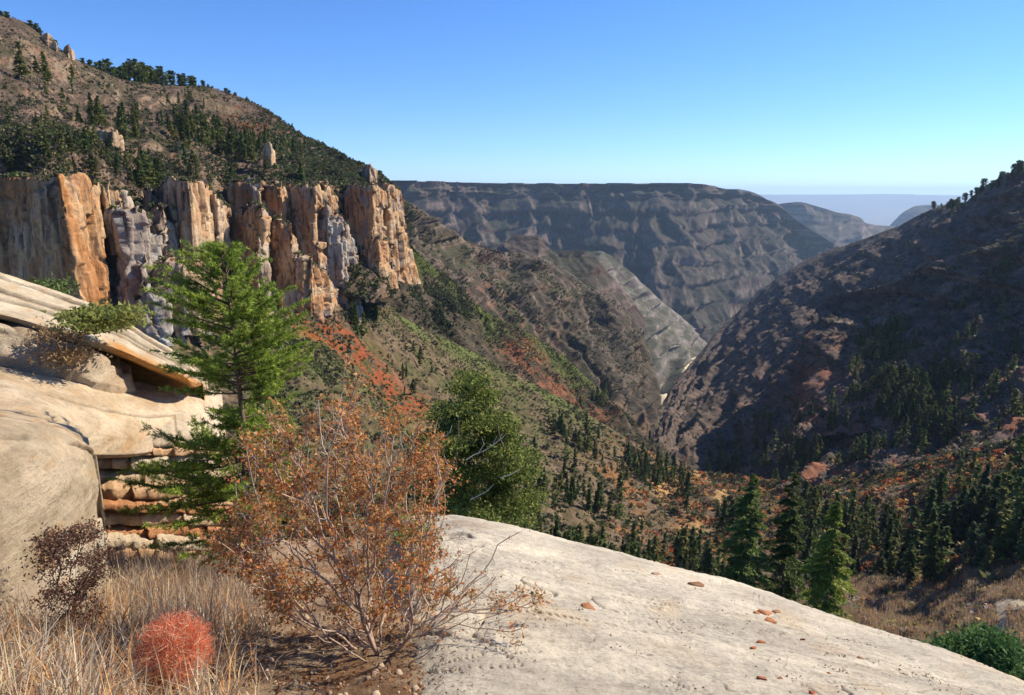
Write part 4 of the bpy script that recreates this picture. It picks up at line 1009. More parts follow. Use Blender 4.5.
def rock(name, rows, label, grp, colour, amp=0.05, beds=None, res=0.035, seed=0.0, mat=None, soft=0.0, grooves=(), skirt=None):
    """loft rows of (px,py,range): the back of the top, the lip, the face and the foot of one rock"""
    G = np.array([[P(*q) for q in row] for row in rows]); nr, nc = G.shape[:2]
    ex = np.concatenate([[0], np.cumsum(np.linalg.norm(np.diff(G, axis=1), axis=-1).mean(0))])
    ey = np.concatenate([[0], np.cumsum(np.linalg.norm(np.diff(G, axis=0), axis=-1).mean(1))])
    xs = np.linspace(0, ex[-1], int(ex[-1] / res) + 2); ys = np.linspace(0, ey[-1], int(ey[-1] / res) + 2)
    g = crinterp(ex, np.moveaxis(G, 1, -1), xs)                 # nr,3,nx
    g = np.moveaxis(g, 0, -1)                                   # 3,nx,nr
    lin = np.stack([np.stack([np.interp(ys, ey, g[k, j]) for j in range(g.shape[1])]) for k in range(3)])
    cub = crinterp(ey, g, ys); g = lin * (1 - soft) + cub * soft
    pts = np.moveaxis(g, [0, 1, 2], [2, 1, 0])                  # ny,nx,3
    gr = np.gradient(pts, axis=0); gc = np.gradient(pts, axis=1); n = np.cross(gr, gc); n /= np.linalg.norm(n, axis=-1, keepdims=True) + 1e-9
    mid = pts.reshape(-1, 3).mean(0)
    if (n.reshape(-1, 3) * (-mid)).sum() < 0: n = -n
    X, Y, Z = pts[..., 0], pts[..., 1], pts[..., 2]
    d = amp * (fbm(X / 0.9 + seed, Y / 0.9, Z / 0.9, 5) * 1.1 + 0.3 * fbm(X / 0.15, Y / 0.15, Z / 0.15, 4))
    bedm = np.zeros_like(d)
    if beds:
        th_, depth, tilt = beds
        zz = (Z + tilt * X + 0.05 * fbm(X / 1.5, Y / 1.5, seed, 3)) / th_ + 0.8 * pnoise(Z / th_ / 2.7, seed, 0.5)
        k = np.floor(zz); f = zz - k
        off = pnoise(k * 1.37 + 0.3, seed + X * 0.5, Y * 0.35)
        d += depth * off
        crack = np.exp(-((f - 0.02) / 0.10) ** 2) + np.exp(-((f - 0.98) / 0.10) ** 2); bedm = crack * sstep(-0.2, 0.25, pnoise(k * 3.1, X * 0.7 + seed, Y * 0.7)); d -= depth * 0.7 * bedm
    T01 = np.linspace(0, 1, len(ys))[:, None] * np.ones_like(d); S01 = np.linspace(0, 1, len(xs))[None, :] * np.ones_like(d)
    for gi, (f0, f1, gw, gd) in enumerate(grooves):
        line = f0 + (f1 - f0) * S01 + 0.012 * fbm(S01 * 9 + gi * 3, seed, 0.3, 4)
        on_ = sstep(-0.25, 0.1, pnoise(S01 * 5 + gi * 7.3, seed, 0.7) + 0.12)
        dist_ = (T01 - line) * ey[-1]
        gm = np.exp(-(dist_ / gw) ** 2) * on_; d -= gd * gm; bedm = np.maximum(bedm, gm)
        d += gd * 0.7 * sstep(-0.25, 0, dist_) * (dist_ < 0) * on_      # the bed above the crack stands a little proud
    pts = pts + n * d[..., None]
    c = colour(X, Y, Z, np.broadcast_to(np.linspace(0, 1, len(ys))[:, None], d.shape), bedm)
    # the hidden sides: run the outline back and down so the rock has a body
    v = pts.reshape(-1, 3); ny, nx = d.shape; faces = [gridfaces(ny, nx)]
    ring = np.concatenate([np.arange(nx), np.arange(1, ny) * nx + nx - 1, (ny - 1) * nx + np.arange(nx - 2, -1, -1), np.arange(ny - 2, 0, -1) * nx])
    low = v[ring].copy(); low[:, 2] = (np.minimum(low[:, 2], v[:, 2].min()) - 0.3) if skirt is None else low[:, 2] - skirt; low[:, :2] = low[:, :2] * 1.03
    m = len(ring); a = np.arange(m)
    sk = np.stack([ring, ring[(a + 1) % m], len(v) + (a + 1) % m, len(v) + a], -1)
    cc = c.reshape(-1, 3)
    o = mesh(name, np.vstack([v, low]), [np.vstack([faces[0], sk])], mat or M_TAN, None, np.vstack([cc, cc[ring]]), smooth=True)
    for p_ in o.data.polygons: pass
    tag(o, label, 'rock', grp); splat(v)
    return o

def c_tan(a=(0.42, 0.31, 0.19), b=(0.58, 0.46, 0.31), org=0.0, orgc=(0.52, 0.26, 0.08)):
    def f(X, Y, Z, t, bedm):
        n = fbm(X / 0.8, Y / 0.8, Z / 0.25, 5)
        c = lerp(a, b, sstep(-0.35, 0.3, n))
        o = np.clip(org * sstep(0.55, 0.66, t) * sstep(-0.56, -0.53, np.arctan2(X, Y)) + 0.35 * sstep(0.15, 0.45, fbm(X / 0.5 + 7, Y / 0.5, Z / 0.12, 4)), 0, 1)
        c = c + (np.array(orgc) - c) * o[..., None]
        return c * (1 - 0.45 * np.clip(bedm, 0, 1))[..., None]
    return f
rock('sandstone_ledge', [
    [(-160, 214, 17), (-80, 240, 16), (0, 272, 15), (60, 293, 14.5), (110, 311, 14), (150, 337, 13.5), (190, 362, 13), (206, 376, 13)],
    [(-160, 288, 11.2), (-80, 300, 11), (0, 314, 10.8), (60, 331, 10.6), (110, 346, 10.5), (150, 363, 10.4), (188, 379, 10.4), (204, 383, 11.4)],
    [(-160, 298, 11.3), (-80, 308, 11.1), (0, 320, 10.9), (60, 337, 10.7), (110, 352, 10.6), (150, 369, 10.5), (188, 384, 10.5), (204, 386, 11.5)],
    [(-160, 300, 12.4), (-80, 310, 12.3), (0, 322, 12.2), (60, 339, 12), (110, 354, 11.9), (150, 371, 11.6), (188, 386, 11.4), (204, 388, 12)],
    [(-160, 335, 12.3), (-80, 345, 12.3), (0, 356, 12.2), (60, 370, 12), (110, 384, 11.8), (150, 394, 11.6), (186, 400, 11.4), (203, 402, 12)]],
    'tilted pale sandstone ledge with an orange hollow beneath, highest of the left rocks', None, c_tan((0.46, 0.37, 0.25), (0.60, 0.51, 0.37), 0.9), amp=0.05, res=0.03, seed=1, grooves=[(0.10, 0.16, 0.05, 0.10), (0.24, 0.27, 0.04, 0.07), (0.36, 0.40, 0.05, 0.10), (0.50, 0.47, 0.03, 0.06)])
rock('sandstone_block', [
    [(-160, 282, 12.4), (-80, 299, 12.2), (0, 313, 12), (60, 332, 11.8), (104, 350, 11.7), (128, 366, 11.6)],
    [(-160, 298, 10.9), (-80, 314, 10.6), (0, 325, 10.4), (60, 341, 10.3), (100, 356, 10.3), (130, 375, 10.7)],
    [(-160, 330, 10.7), (-80, 345, 10.4), (0, 356, 10.2), (60, 370, 10.1), (100, 382, 10.1), (134, 392, 10.6)]],
    'tan sandstone block wedged under the tilted ledge beside the orange hollow', None, c_tan((0.38, 0.29, 0.19), (0.52, 0.43, 0.31), 0.15), amp=0.09, beds=(0.22, 0.06, 0.1), res=0.05, seed=2)
rock('sandstone_shelf', [
    [(-160, 320, 12), (-80, 337, 11.7), (0, 350, 11.4), (60, 364, 11.3), (120, 379, 11.3), (172, 390, 11.3), (196, 400, 11.3)],
    [(-160, 360, 9.6), (-80, 372, 9.3), (0, 382, 9.1), (60, 394, 9.2), (120, 408, 9.6), (168, 412, 10.2), (194, 412, 10.8)],
    [(-160, 392, 8.2), (-80, 401, 8.0), (0, 408, 7.9), (60, 420, 7.9), (108, 434, 8.3), (150, 437, 9.1), (188, 427, 10.2)],
    [(-160, 440, 7.9), (-80, 447, 7.7), (0, 448, 7.7), (60, 452, 7.7), (108, 455, 8.2), (150, 452, 9.0), (188, 440, 10.2)]],
    'broad smooth cream rock shelf between the tilted ledge and the big boulder', None, c_tan((0.48, 0.37, 0.24), (0.62, 0.50, 0.35), 0.1), amp=0.05, res=0.035, seed=3, soft=0.4, skirt=0.12, grooves=[(0.62, 0.6, 0.03, 0.03)])
rock('sandstone_boulder', [
    [(-220, 395, 8.6), (-80, 400, 8.0), (0, 409, 7.3), (40, 417, 7.2), (72, 427, 7.3), (88, 438, 7.5)],
    [(-220, 415, 6.0), (-80, 421, 5.7), (0, 424, 5.6), (42, 430, 5.7), (76, 440, 6.0), (95, 456, 6.5)],
    [(-220, 450, 5.1), (-80, 452, 5.0), (0, 448, 5.05), (44, 450, 5.3), (82, 458, 5.75), (99, 470, 6.4)],
    [(-220, 510, 4.9), (-80, 505, 4.85), (0, 498, 4.85), (45, 490, 5.15), (84, 486, 5.7), (101, 482, 6.4)],
    [(-220, 610, 4.8), (-80, 588, 4.75), (0, 563, 4.8), (40, 545, 5.1), (76, 527, 5.65), (97, 503, 6.5)]],
    'big rounded cream boulder at the left edge with a dark crack along its foot', None, c_tan((0.46, 0.37, 0.25), (0.60, 0.49, 0.35), 0.0), amp=0.06, res=0.025, seed=4, soft=0.2, grooves=[(0.42, 0.36, 0.03, 0.03), (0.80, 0.62, 0.025, 0.04)])
rock('sandstone_block', [
    [(-220, 606, 6.2), (-80, 584, 6.0), (0, 560, 5.9), (40, 542, 6.2), (76, 525, 6.7), (98, 503, 7.3)],
    [(-220, 620, 5.05), (-80, 597, 5.0), (0, 573, 5.0), (42, 556, 5.3), (80, 540, 5.8), (102, 517, 6.6)],
    [(-220, 760, 4.3), (-80, 720, 4.3), (0, 690, 4.3), (45, 660, 4.6), (84, 640, 5.1), (106, 620, 6.0)]],
    'pale rock under the dark crack of the big boulder, its foot in dry grass', None, c_tan((0.40, 0.32, 0.23), (0.54, 0.46, 0.35), 0.1), amp=0.06, res=0.035, seed=5, soft=0.4)
def layered_outcrop():
    r = np.random.default_rng(77); root = empty('layered_outcrop', P(130, 560, 8.0))
    tag(root, 'crumbling stack of thin red and cream rock layers between the boulder and the young fir', 'rock')
    o0 = np.array(root.location)
    yk = 436.0; k = 0
    while yk < 606:
        tp_ = r.uniform(4, 13); f = (yk - 436) / 170
        xs = np.linspace(72, 232, 130); rf = np.interp(xs, [70, 100, 140, 180, 210, 235], [8.8, 8.8, 8.9, 9.2, 9.7, 10.6]) * (1 - f) + np.interp(xs, [70, 100, 140, 180, 210, 235], [8.2, 8.2, 8.3, 8.5, 8.9, 9.8]) * f
        rf = rf + r.uniform(-0.12, 0.14) + 0.12 * fbm(xs / 35, k * 3.3, 0.0, 4) + 0.13 * (_perm[(np.floor(xs / r.uniform(9, 26)).astype(int) + k * 17) & 255] / 255.0 - 0.5)
        rise = 4.0 * pnoise(xs / 60, k * 0.45, 1.0) + 1.5 * pnoise(xs / 12, k * 1.9, 2.0)
        top_ = P(xs, yk + rise, rf); bot_ = P(xs, yk + rise + tp_, rf); ax, ay, az = ray(xs, 500.0); hh = np.sqrt(ax * ax + ay * ay); ux, uy = ax / hh, ay / hh
        th_ = (top_[:, 2] - bot_[:, 2]); zt = top_[:, 2]
        prof = [(2.4, 0.25), (0.5, 0.02), (0.03, 0.0), (0.0, -0.12), (0.01, -0.5), (0.0, -0.86), (0.05, -0.95), (0.45, -1.0), (1.2, -1.0)]
        g = np.array([np.stack([ux * (rf + a_), uy * (rf + a_), zt + b_ * th_], -1) for a_, b_ in prof])
        g[2:7] += (0.022 * fbm(g[2:7, :, 0] * 11, g[2:7, :, 1] * 11, g[2:7, :, 2] * 20, 4))[..., None] * np.array([1, 1, 0.2])
        base_c = np.array([(0.52, 0.39, 0.25), (0.50, 0.32, 0.18), (0.46, 0.22, 0.10), (0.54, 0.44, 0.31)][r.integers(0, 4)])
        c = base_c * (0.85 + 0.4 * (fbm(g[..., 0] * 4, g[..., 1] * 4, g[..., 2] * 9, 4)[..., None] + 0.5))
        mesh('rock_layer', (g - o0).reshape(-1, 3), gridfaces(len(prof), len(xs)), M_TAN, root, c.reshape(-1, 3), smooth=False)
        yk += tp_ * r.uniform(1.1, 1.5); k += 1
layered_outcrop()

def on(sheetname, px, py):
    pts, PX, PY, nb, nn = SHEETS[sheetname]; q = pts[nb:].reshape(-1, 3)
    x, y, d = proj(q); i = int(np.argmin((x - px) ** 2 + (y - py) ** 2)); return q[i]
def up(sheetname, p):
    """height of a sheet under a point"""
    pts, PX, PY, nb, nn = SHEETS[sheetname]; q = pts[nb:].reshape(-1, 3)
    i = int(np.argmin((q[:, 0] - p[0]) ** 2 + (q[:, 1] - p[1]) ** 2)); return q[i, 2]

# grit and needles caught on the slab
_r = np.random.default_rng(71)
_pts, _PX, _PY, _nb, _ = SHEETS['slab']; _q = _pts[_nb:]; _x = _PX[_nb:]; _y = _PY[_nb:]
_w = ((_y < 720) * (_x > 400) * (0.02 + sstep(0.1, 0.45, fbm(_q[..., 0] / 0.5, _q[..., 1] / 0.3, 3.0, 4)) + 1.2 * np.exp(-((_x - 430) / 40) ** 2))).ravel()
_i = _r.choice(_w.size, 2600, p=_w / _w.sum()); _c = _q.reshape(-1, 3)[_i] + _r.normal(0, 0.012, (2600, 3)) * np.array([1, 1, 0]) + [0, 0, 0.004]
_v, _t = cards(_c, _r.uniform(0.004, 0.013, 2600), r=_r, flat=0.6)
tag(mesh('grit', _v, _t, M_SOIL, None, np.repeat(np.array([(0.30, 0.16, 0.08), (0.40, 0.24, 0.12), (0.16, 0.12, 0.09), (0.5, 0.4, 0.3)])[_r.integers(0, 4, 2600)], 3, 0)), 'dark grit and dead needles lying in hollows of the pale slab', kind='stuff')

# loose chips lying on the pale slab
M_CHIP = rock_mat('chip_stone', 3.0, 0.006, (0.8, 0.7, 0.65), (1.1, 1.05, 1.0), 0.4)
CHIPS = [(591, 605, 24, 9, (0.42, 0.20, 0.10), 'largest orange stone chip, alone on the pale slab right of the bush'),
 (697, 580, 18, 8, (0.26, 0.14, 0.08), 'brown stone lying on the crest of the slab near the three firs'),
 (764, 611, 17, 9, (0.44, 0.20, 0.10), 'orange chip, upper piece of the broken pile on the slab'),
 (769, 619, 15, 7, (0.40, 0.17, 0.08), 'orange chip, lower piece of the broken pile on the slab'),
 (775, 608, 12, 8, (0.34, 0.19, 0.10), 'squarish brown chip just right of the broken pile on the slab'),
 (757, 612, 8, 5, (0.44, 0.18, 0.09), 'small orange chip at the left of the broken pile'),
 (761, 641, 10, 6, (0.44, 0.17, 0.08), 'small orange chip, upper of the pair below the broken pile'),
 (753, 647, 9, 5, (0.45, 0.16, 0.08), 'small orange chip, lower of the pair below the broken pile'),
 (763, 678, 13, 7, (0.42, 0.16, 0.08), 'flat orange chip near the bottom of the slab, left one of two'),
 (779, 677, 8, 5, (0.36, 0.16, 0.09), 'small brown chip near the bottom of the slab, right one of two'),
 (803, 639, 6, 5, (0.46, 0.18, 0.09), 'tiny orange pebble alone right of the broken pile'),
 (861, 657, 7, 5, (0.40, 0.24, 0.15), 'small tan pebble nearest the right end of the slab'),
 (829, 672, 5, 4, (0.46, 0.16, 0.08), 'tiny orange pebble low on the slab towards the right'),
 (844, 687, 7, 4, (0.36, 0.17, 0.10), 'thin brown chip at the bottom edge of the slab, rightmost'),
 (812, 692, 9, 6, (0.50, 0.13, 0.06), 'reddest chip on the slab, at the bottom edge'),
 (609, 634, 8, 5, (0.42, 0.30, 0.20), 'small tan pebble below the largest orange chip'),
 (656, 573, 11, 4, (0.42, 0.30, 0.21), 'thin tan flake on the crest of the slab left of the brown stone')]
def chip(px, py, w, h, col, label, k):
    r = np.random.default_rng(500 + k); base = on('slab', px, py + h * 0.3); d = proj(base)[2]
    sx = w / FPX * d * 0.5; sz = h / FPX * d * 0.36
    n = r.integers(6, 9); a = np.sort(r.uniform(0, 2 * math.pi, n)); rad = r.uniform(0.65, 1.1, n)
    ring = np.stack([np.cos(a) * rad * sx, np.sin(a) * rad * sx * 0.62], -1)
    lv = [(1.0, 0.0), (1.04, 0.45), (0.9, 0.9), (0.55, 1.0)]
    v = [np.concatenate([ring * s * (1 + r.normal(0, 0.05, (n, 1))), np.full((n, 1), z * sz * 1.0) + r.normal(0, 0.08 * sz, (n, 1)) * (z > 0)], 1) for s, z in lv]
    v.append(np.array([[0, 0, sz * 1.02]])); v = np.concatenate(v)
    q = np.array([[l * n + i, l * n + (i + 1) % n, (l + 1) * n + (i + 1) % n, (l + 1) * n + i] for l in range(3) for i in range(n)])
    t = np.array([[3 * n + i, 3 * n + (i + 1) % n, 4 * n] for i in range(n)])
    v[:, 2] -= 0.15 * sz
    o = mesh('stone_chip', v, [t, q], M_CHIP, None, np.tile(np.array(col), (len(v), 1)) * r.uniform(0.85, 1.15, (len(v), 1)))
    o.location = base; o.rotation_euler = (0.06, 0.18, r.uniform(-0.5, 0.4)); tag(o, label, 'stone', 'loose stone chips on the slab')
for k, c in enumerate(CHIPS): chip(*c, k)
# ---------------------------------------------------------------- foreground plants
def grow(base, pts, r, seglen=0.08, wob=0.25, start=None, bases=None, direct=0.42):
    """joins attraction points into one branching skeleton; returns nodes, parents"""
    nodes = [np.array(base, float)]; par = [-1]
    if start is not None:
        for s in start: nodes.append(np.array(s, float)); par.append(len(nodes) - 2)
    for b_ in (bases if bases is not None else []): nodes.append(np.array(b_, float)); par.append(0)
    arr = np.array(nodes); base = np.array(base, float)
    pts = pts[np.argsort(np.linalg.norm(pts - base, axis=1))]
    cap = 20000; buf = np.zeros((cap, 3)); buf[:len(arr)] = arr; n = len(arr); tips = []
    dist = np.zeros(cap)
    for i in range(1, n): dist[i] = dist[par[i]] + np.linalg.norm(buf[i] - buf[par[i]])
    for p in pts:
        d = np.linalg.norm(buf[:n] - p, axis=1)
        j = int(np.argmin(d + direct * dist[:n]))
        L = d[j]; m = max(1, int(L / seglen)); a = buf[j].copy(); side = r.normal(size=3) * wob * L * 0.3; side[2] -= 0.10 * L
        prev = j
        for k in range(1, m + 1):
            f = k / m; q = a + (p - a) * f + side * math.sin(math.pi * f) + r.normal(size=3) * 0.006
            if n >= cap: break
            buf[n] = q; par.append(prev); dist[n] = dist[prev] + np.linalg.norm(q - buf[prev]); prev = n; n += 1
        tips.append(prev)
    return buf[:n], np.array(par), tips

def skeleton_mesh(mb, nodes, par, r_tip, r_base, col, sides=4, power=0.5, vary=None):
    n = len(nodes); cnt = np.ones(n)
    for i in range(n - 1, 0, -1): cnt[par[i]] += cnt[i]
    kids = {}
    for i in range(1, n): kids.setdefault(par[i], []).append(i)
    rad = r_tip + (r_base - r_tip) * (cnt / cnt[0]) ** power
    done = np.zeros(n, bool)
    for i in range(1, n):
        if done[i]: continue
        chain = [par[i], i]; done[i] = True; j = i
        while j in kids:
            k = max(kids[j], key=lambda q: cnt[q])
            if done[k]: break
            chain.append(k); done[k] = True; j = k
        ch = np.array(chain); rr_ = rad[ch].copy(); rr_[0] = rr_[1]
        c = np.array(col) if vary is None else np.array(vary(rad[i]))
        tube(mb, nodes[ch], rr_, sides, c)
    return rad

def leaves_at(mb, cen, size, pal, r, aspect=1.2, spread=0.0, jitter=(0.7, 1.3)):
    cen = cen + r.normal(size=cen.shape) * spread
    v, t = cards(cen, size * r.uniform(0.6, 1.35, len(cen)), aspect=aspect, r=r)
    c = np.array(pal)[r.integers(0, len(pal), len(cen))] * r.uniform(*jitter, (len(cen), 1))
    mb.add(v, t=t, c=np.repeat(c, 3, 0))

def poly_points(poly, n, r, dens=None):
    xs = [p[0] for p in poly]; ys = [p[1] for p in poly]; out = []
    while sum(len(o) for o in out) < n:
        x = r.uniform(min(xs), max(xs), n * 3); y = r.uniform(min(ys), max(ys), n * 3)
        k = inpoly(x, y, poly) > 0
        if dens is not None: k &= r.uniform(size=len(x)) < dens(x, y)
        out.append(np.stack([x[k], y[k]], -1))
    return np.concatenate(out)[:n]

WOOD = lambda rad: (0.42, 0.31, 0.23) if rad < 0.006 else (0.34, 0.25, 0.19)

# the rust coloured bush
def rust_bush():
    r = np.random.default_rng(11)
    base = on('soil', 384, 652); d0 = math.hypot(base[0], base[1])
    outline = [(232, 470), (250, 430), (290, 415), (330, 392), (352, 385), (400, 415), (440, 440), (452, 480), (440, 520), (452, 560), (430, 600), (380, 590), (300, 600), (236, 585), (212, 540), (238, 510)]
    def dens(x, y): return 0.08 + 0.92 * sstep(-0.1, 0.25, fbm(x / 24, y / 24, 3.0, 3))
    main = poly_points(outline, 430, r, dens)
    right = poly_points([(440, 550), (480, 565), (520, 590), (540, 602), (528, 650), (512, 685), (440, 690), (400, 650)], 110, r)
    low = poly_points([(250, 590), (380, 600), (470, 600), (440, 690), (330, 650)], 70, r)
    A = np.vstack([main, right, low])
    tops = np.array([[352, 352], [345, 370], [362, 372], [300, 408], [268, 420], [418, 424], [438, 440], [520, 533], [498, 545], [470, 556], [538, 600], [522, 640]])
    rr_ = d0 + 0.25 + r.normal(0, 0.30, len(A))
    rr_ = np.clip(rr_, d0 - 0.45, d0 + 0.9)
    pts = np.vstack([P(A[:, 0], A[:, 1], rr_), P(tops[:, 0], tops[:, 1], d0 + r.normal(0.1, 0.15, len(tops)))])
    # several stems leave the root
    foot = [base + np.array([r.uniform(-0.22, 0.22), r.uniform(-0.18, 0.18), -0.06]) for _ in range(9)]
    nodes, par, tips = grow(base - [0, 0, 0.10], pts, r, 0.07, 0.22, bases=foot, direct=0.80)
    root = empty('rust_bush', base)
    tag(root, 'large rust-orange leafed bush with many bare grey stems, right of the young fir', 'bush')
    m = MB(); rad = skeleton_mesh(m, nodes - base, par, 0.0018, 0.024, None, 5, 0.45, WOOD)
    m.build('stems', M_BARK, root, smooth=True)
    # twigs and leaves
    x, y, d = proj(nodes)
    fol = (rad < 0.006)
    bare = (x > 452) & (y < 590) | ((x > 400) & (y > 600) & (x < 505)) | (y > 620)
    idx = np.where(fol & ~bare)[0]; idx2 = np.where(fol & bare)[0]
    tw = MB(); allc = []
    nz_ = fbm(nodes[idx][:, 0] / 0.16, nodes[idx][:, 1] / 0.3, nodes[idx][:, 2] / 0.16, 2); pw = 0.03 + sstep(-0.1, 0.25, nz_); pw /= pw.sum()
    for i in np.concatenate([r.choice(idx, 2700, p=pw), r.choice(idx2, 560)]):
        dirv = nodes[i] - base; dirv /= np.linalg.norm(dirv) + 1e-6; dirv = dirv * 0.5 + r.normal(size=3) * 0.8; dirv /= np.linalg.norm(dirv)
        L = r.uniform(0.05, 0.14); k = np.linspace(0, 1, 4)[:, None]
        q = nodes[i] - base + dirv * L * k + r.normal(size=3) * 0.02 * k ** 2
        tube(tw, q, [0.0015, 0.0013, 0.001, 0.0006], 3, (0.30, 0.22, 0.16))
        nl = 9 if not (bare[i]) else r.integers(0, 3)
        if x[i] > 490 and y[i] > 590: nl = 7
        if nl: allc.append(q[0] + dirv * L * r.uniform(0.1, 1.05, (nl, 1)) + r.normal(size=(nl, 3)) * 0.012)
    tw.build('twigs', M_BARK, root)
    lv = MB(); leaves_at(lv, np.concatenate(allc), 0.0150, [(0.58, 0.22, 0.065), (0.48, 0.16, 0.05), (0.60, 0.29, 0.10), (0.36, 0.13, 0.05), (0.50, 0.32, 0.12), (0.27, 0.22, 0.07)], r, 1.3)
    lv.build('leaves', M_LEAF2, root)
rust_bush()

# the young fir
def young_fir():
    r = np.random.default_rng(21)
    base = on('soil', 244, 578); d0 = 7.0
    base = P(246, 566, d0); top = P(228, 246, d0 + 0.15)
    ax = top - base; hh = np.linalg.norm(ax); root = empty('young_fir', base)
    tag(root, 'young bright green fir in front of the cliff and left rocks, beside the rust bush', 'tree')
    def tp(t):  # trunk point, gently bent
        return ax * t + np.array([0.05 * math.sin(t * 4.2), 0, 0]) * hh * 0.3
    m = MB(); tt = np.linspace(-0.06, 1.0, 24); tube(m, np.array([tp(t) for t in tt]), 0.042 * (1 - tt * 0.94) + 0.003, 8, (0.17, 0.11, 0.08)); m.build('trunk', M_BARK, root, smooth=True)
    ys = np.array([246, 258, 270, 290, 310, 340, 380, 410, 440, 460, 490, 520, 545, 566])
    Lx = np.array([3, 10, 26, 42, 66, 76, 72, 44, 80, 100, 112, 100, 78, 54]); Rx = np.array([3, 9, 18, 38, 54, 64, 68, 58, 54, 48, 44, 38, 30, 20])
    m2px = d0 / FPX * 1.03
    br = MB(); nd = MB(); cen, dirs, sizes, shade = [], [], [], []
    for k in range(235):
        t = 1 - r.uniform(0.0, 0.96) ** 0.95; t = min(max(t, 0.05), 0.985)
        ypx = 566 + (246 - 566) * t; a = r.uniform(0, 2 * math.pi)
        l, rt = np.interp(ypx, ys, Lx), np.interp(ypx, ys, Rx); cx = math.cos(a)
        w = (rt if cx > 0 else l) * abs(cx) + (l + rt) / 2 * 0.75 * (1 - abs(cx))
        if 395 < ypx < 432 and cx < 0: w *= 0.6
        if 520 < ypx and cx > 0.2: continue
        L = w * m2px * r.uniform(0.7, 1.12); rise = np.interp(t, [0, 0.5, 0.8, 1], [-0.10, 0.12, 0.4, 1.2])
        o = tp(t); dv = np.array([cx, math.sin(a), 0]); m_ = max(4, int(L / 0.07)); f = np.linspace(0, 1, m_)[:, None]
        spine = o + dv * L * f + np.array([0, 0, 1]) * L * (rise * f + (0.22 if t < 0.55 else 0.08) * f ** 2.4 - (0.10 * f if t < .5 else 0))
        spine += np.cumsum(r.normal(size=(m_, 3)) * 0.006, 0)
        tube(br, spine, np.linspace(0.010 * (0.4 + L), 0.0015, m_), 4, (0.14, 0.10, 0.07))
        # side twigs, each a bottlebrush of needles
        nt_ = int(L / 0.023) + 5
        for j in range(nt_):
            f0 = r.uniform(0.12, 1.0) ** 0.85; p0 = np.array([np.interp(f0, f[:, 0], spine[:, q]) for q in range(3)])
            sd_ = 1 if j % 2 else -1; perp = np.array([-dv[1], dv[0], 0]) * sd_
            tl = (0.06 + 0.24 * L * (1.02 - f0)) * r.uniform(0.6, 1.1); tl = min(tl, 0.24)
            td = dv * r.uniform(0.6, 1.0) + perp * r.uniform(0.35, 0.9) + np.array([0, 0, r.uniform(-0.15, 0.75)]); td /= np.linalg.norm(td)
            if j > nt_ - 3: p0 = spine[-1]; td = dv + np.array([0, 0, 0.3]) + r.normal(size=3) * 0.2; td /= np.linalg.norm(td); tl = 0.09
            n_ = int(tl / 0.0042) + 3; u = r.uniform(0, 1, (n_, 1))
            c0 = p0 + td * tl * u
            rnd = r.normal(size=(n_, 3)); rnd -= td * (rnd @ td)[:, None]; rnd /= np.linalg.norm(rnd, axis=1, keepdims=True) + 1e-9
            d_ = td * 0.75 + rnd; d_ /= np.linalg.norm(d_, axis=1, keepdims=True)
            cen.append(c0); dirs.append(d_); sizes.append(np.full(n_, 0.038) * r.uniform(0.7, 1.25, n_)); shade.append(np.full(n_, r.uniform(0.75, 1.3)) * (0.85 + 0.3 * u[:, 0]))
            tube(br, np.array([p0, p0 + td * tl * 0.9]), [0.002, 0.001], 3, (0.16, 0.13, 0.06))
    br.build('branches', M_BARK, root)
    cen = np.concatenate(cen); dirs = np.concatenate(dirs); sz = np.concatenate(sizes)[:, None]; sh = np.concatenate(shade)[:, None]
    sidev = np.cross(dirs, r.normal(size=dirs.shape)); sidev /= np.linalg.norm(sidev, axis=1, keepdims=True) + 1e-9
    v = np.stack([cen - sidev * sz * 0.10, cen + sidev * sz * 0.10, cen + dirs * sz], 1).reshape(-1, 3)
    pal = np.array([(0.25, 0.34, 0.045), (0.19, 0.27, 0.04), (0.32, 0.38, 0.06), (0.13, 0.20, 0.035)])[r.integers(0, 4, len(cen))] * sh
    nd.add(v, t=np.arange(len(v)).reshape(-1, 3), c=np.repeat(pal, 3, 0)); nd.build('needles', M_LEAF, root)
young_fir()

# bushy pinyon behind the crest of the slab
def clump_tree(name, label, cat, d0, basepx, outline, n, nleaf, lsize, pal, r_base, seed, depth, dead=(), foliage='foliage', spread=None, woodc=(0.16, 0.12, 0.09), mat=None, trunkpx=None):
    r = np.random.default_rng(seed); base = P(basepx[0], basepx[1], d0)
    A = poly_points(outline, n, r, lambda x, y: 0.05 + 0.95 * sstep(-0.05, 0.2, fbm(x / 22 + seed, y / 12, 1.0, 3)))
    pts = P(A[:, 0], A[:, 1], d0 + r.normal(0, depth, n).clip(-2 * depth, 2 * depth))
    s = d0 / FPX; start = None
    if trunkpx: start = [P(x, y, d0) for x, y in trunkpx]
    nodes, par, tips = grow(base, pts, r, 8 * s, 0.2, start)
    root = empty(name, base); tag(root, label, cat)
    m = MB(); skeleton_mesh(m, nodes - base, par, r_base * 0.05, r_base, woodc, 5, 0.5); m.build('trunk' if cat == 'tree' else 'stems', M_BARK, root, smooth=True)
    cen = (nodes[tips] - base)[r.integers(0, len(tips), nleaf)]
    sp = spread or 7 * s
    off = r.normal(size=(nleaf, 3)) * sp * np.array([1.25, 1.25, 0.36])
    lv = MB(); leaves_at(lv, cen + off, lsize, pal, r, 1.5); lv.build(foliage, mat or M_LEAF, root)
    for path in dead:
        b = MB(); q = np.array([P(x, y, d0 - 1.7 * depth) for x, y in path]) - base
        tube(b, q, np.linspace(0.020, 0.007, len(q)) * d0 / 25, 4, (0.66, 0.60, 0.52))
        b.build('dead_branch', M_BARK, root)
    return root
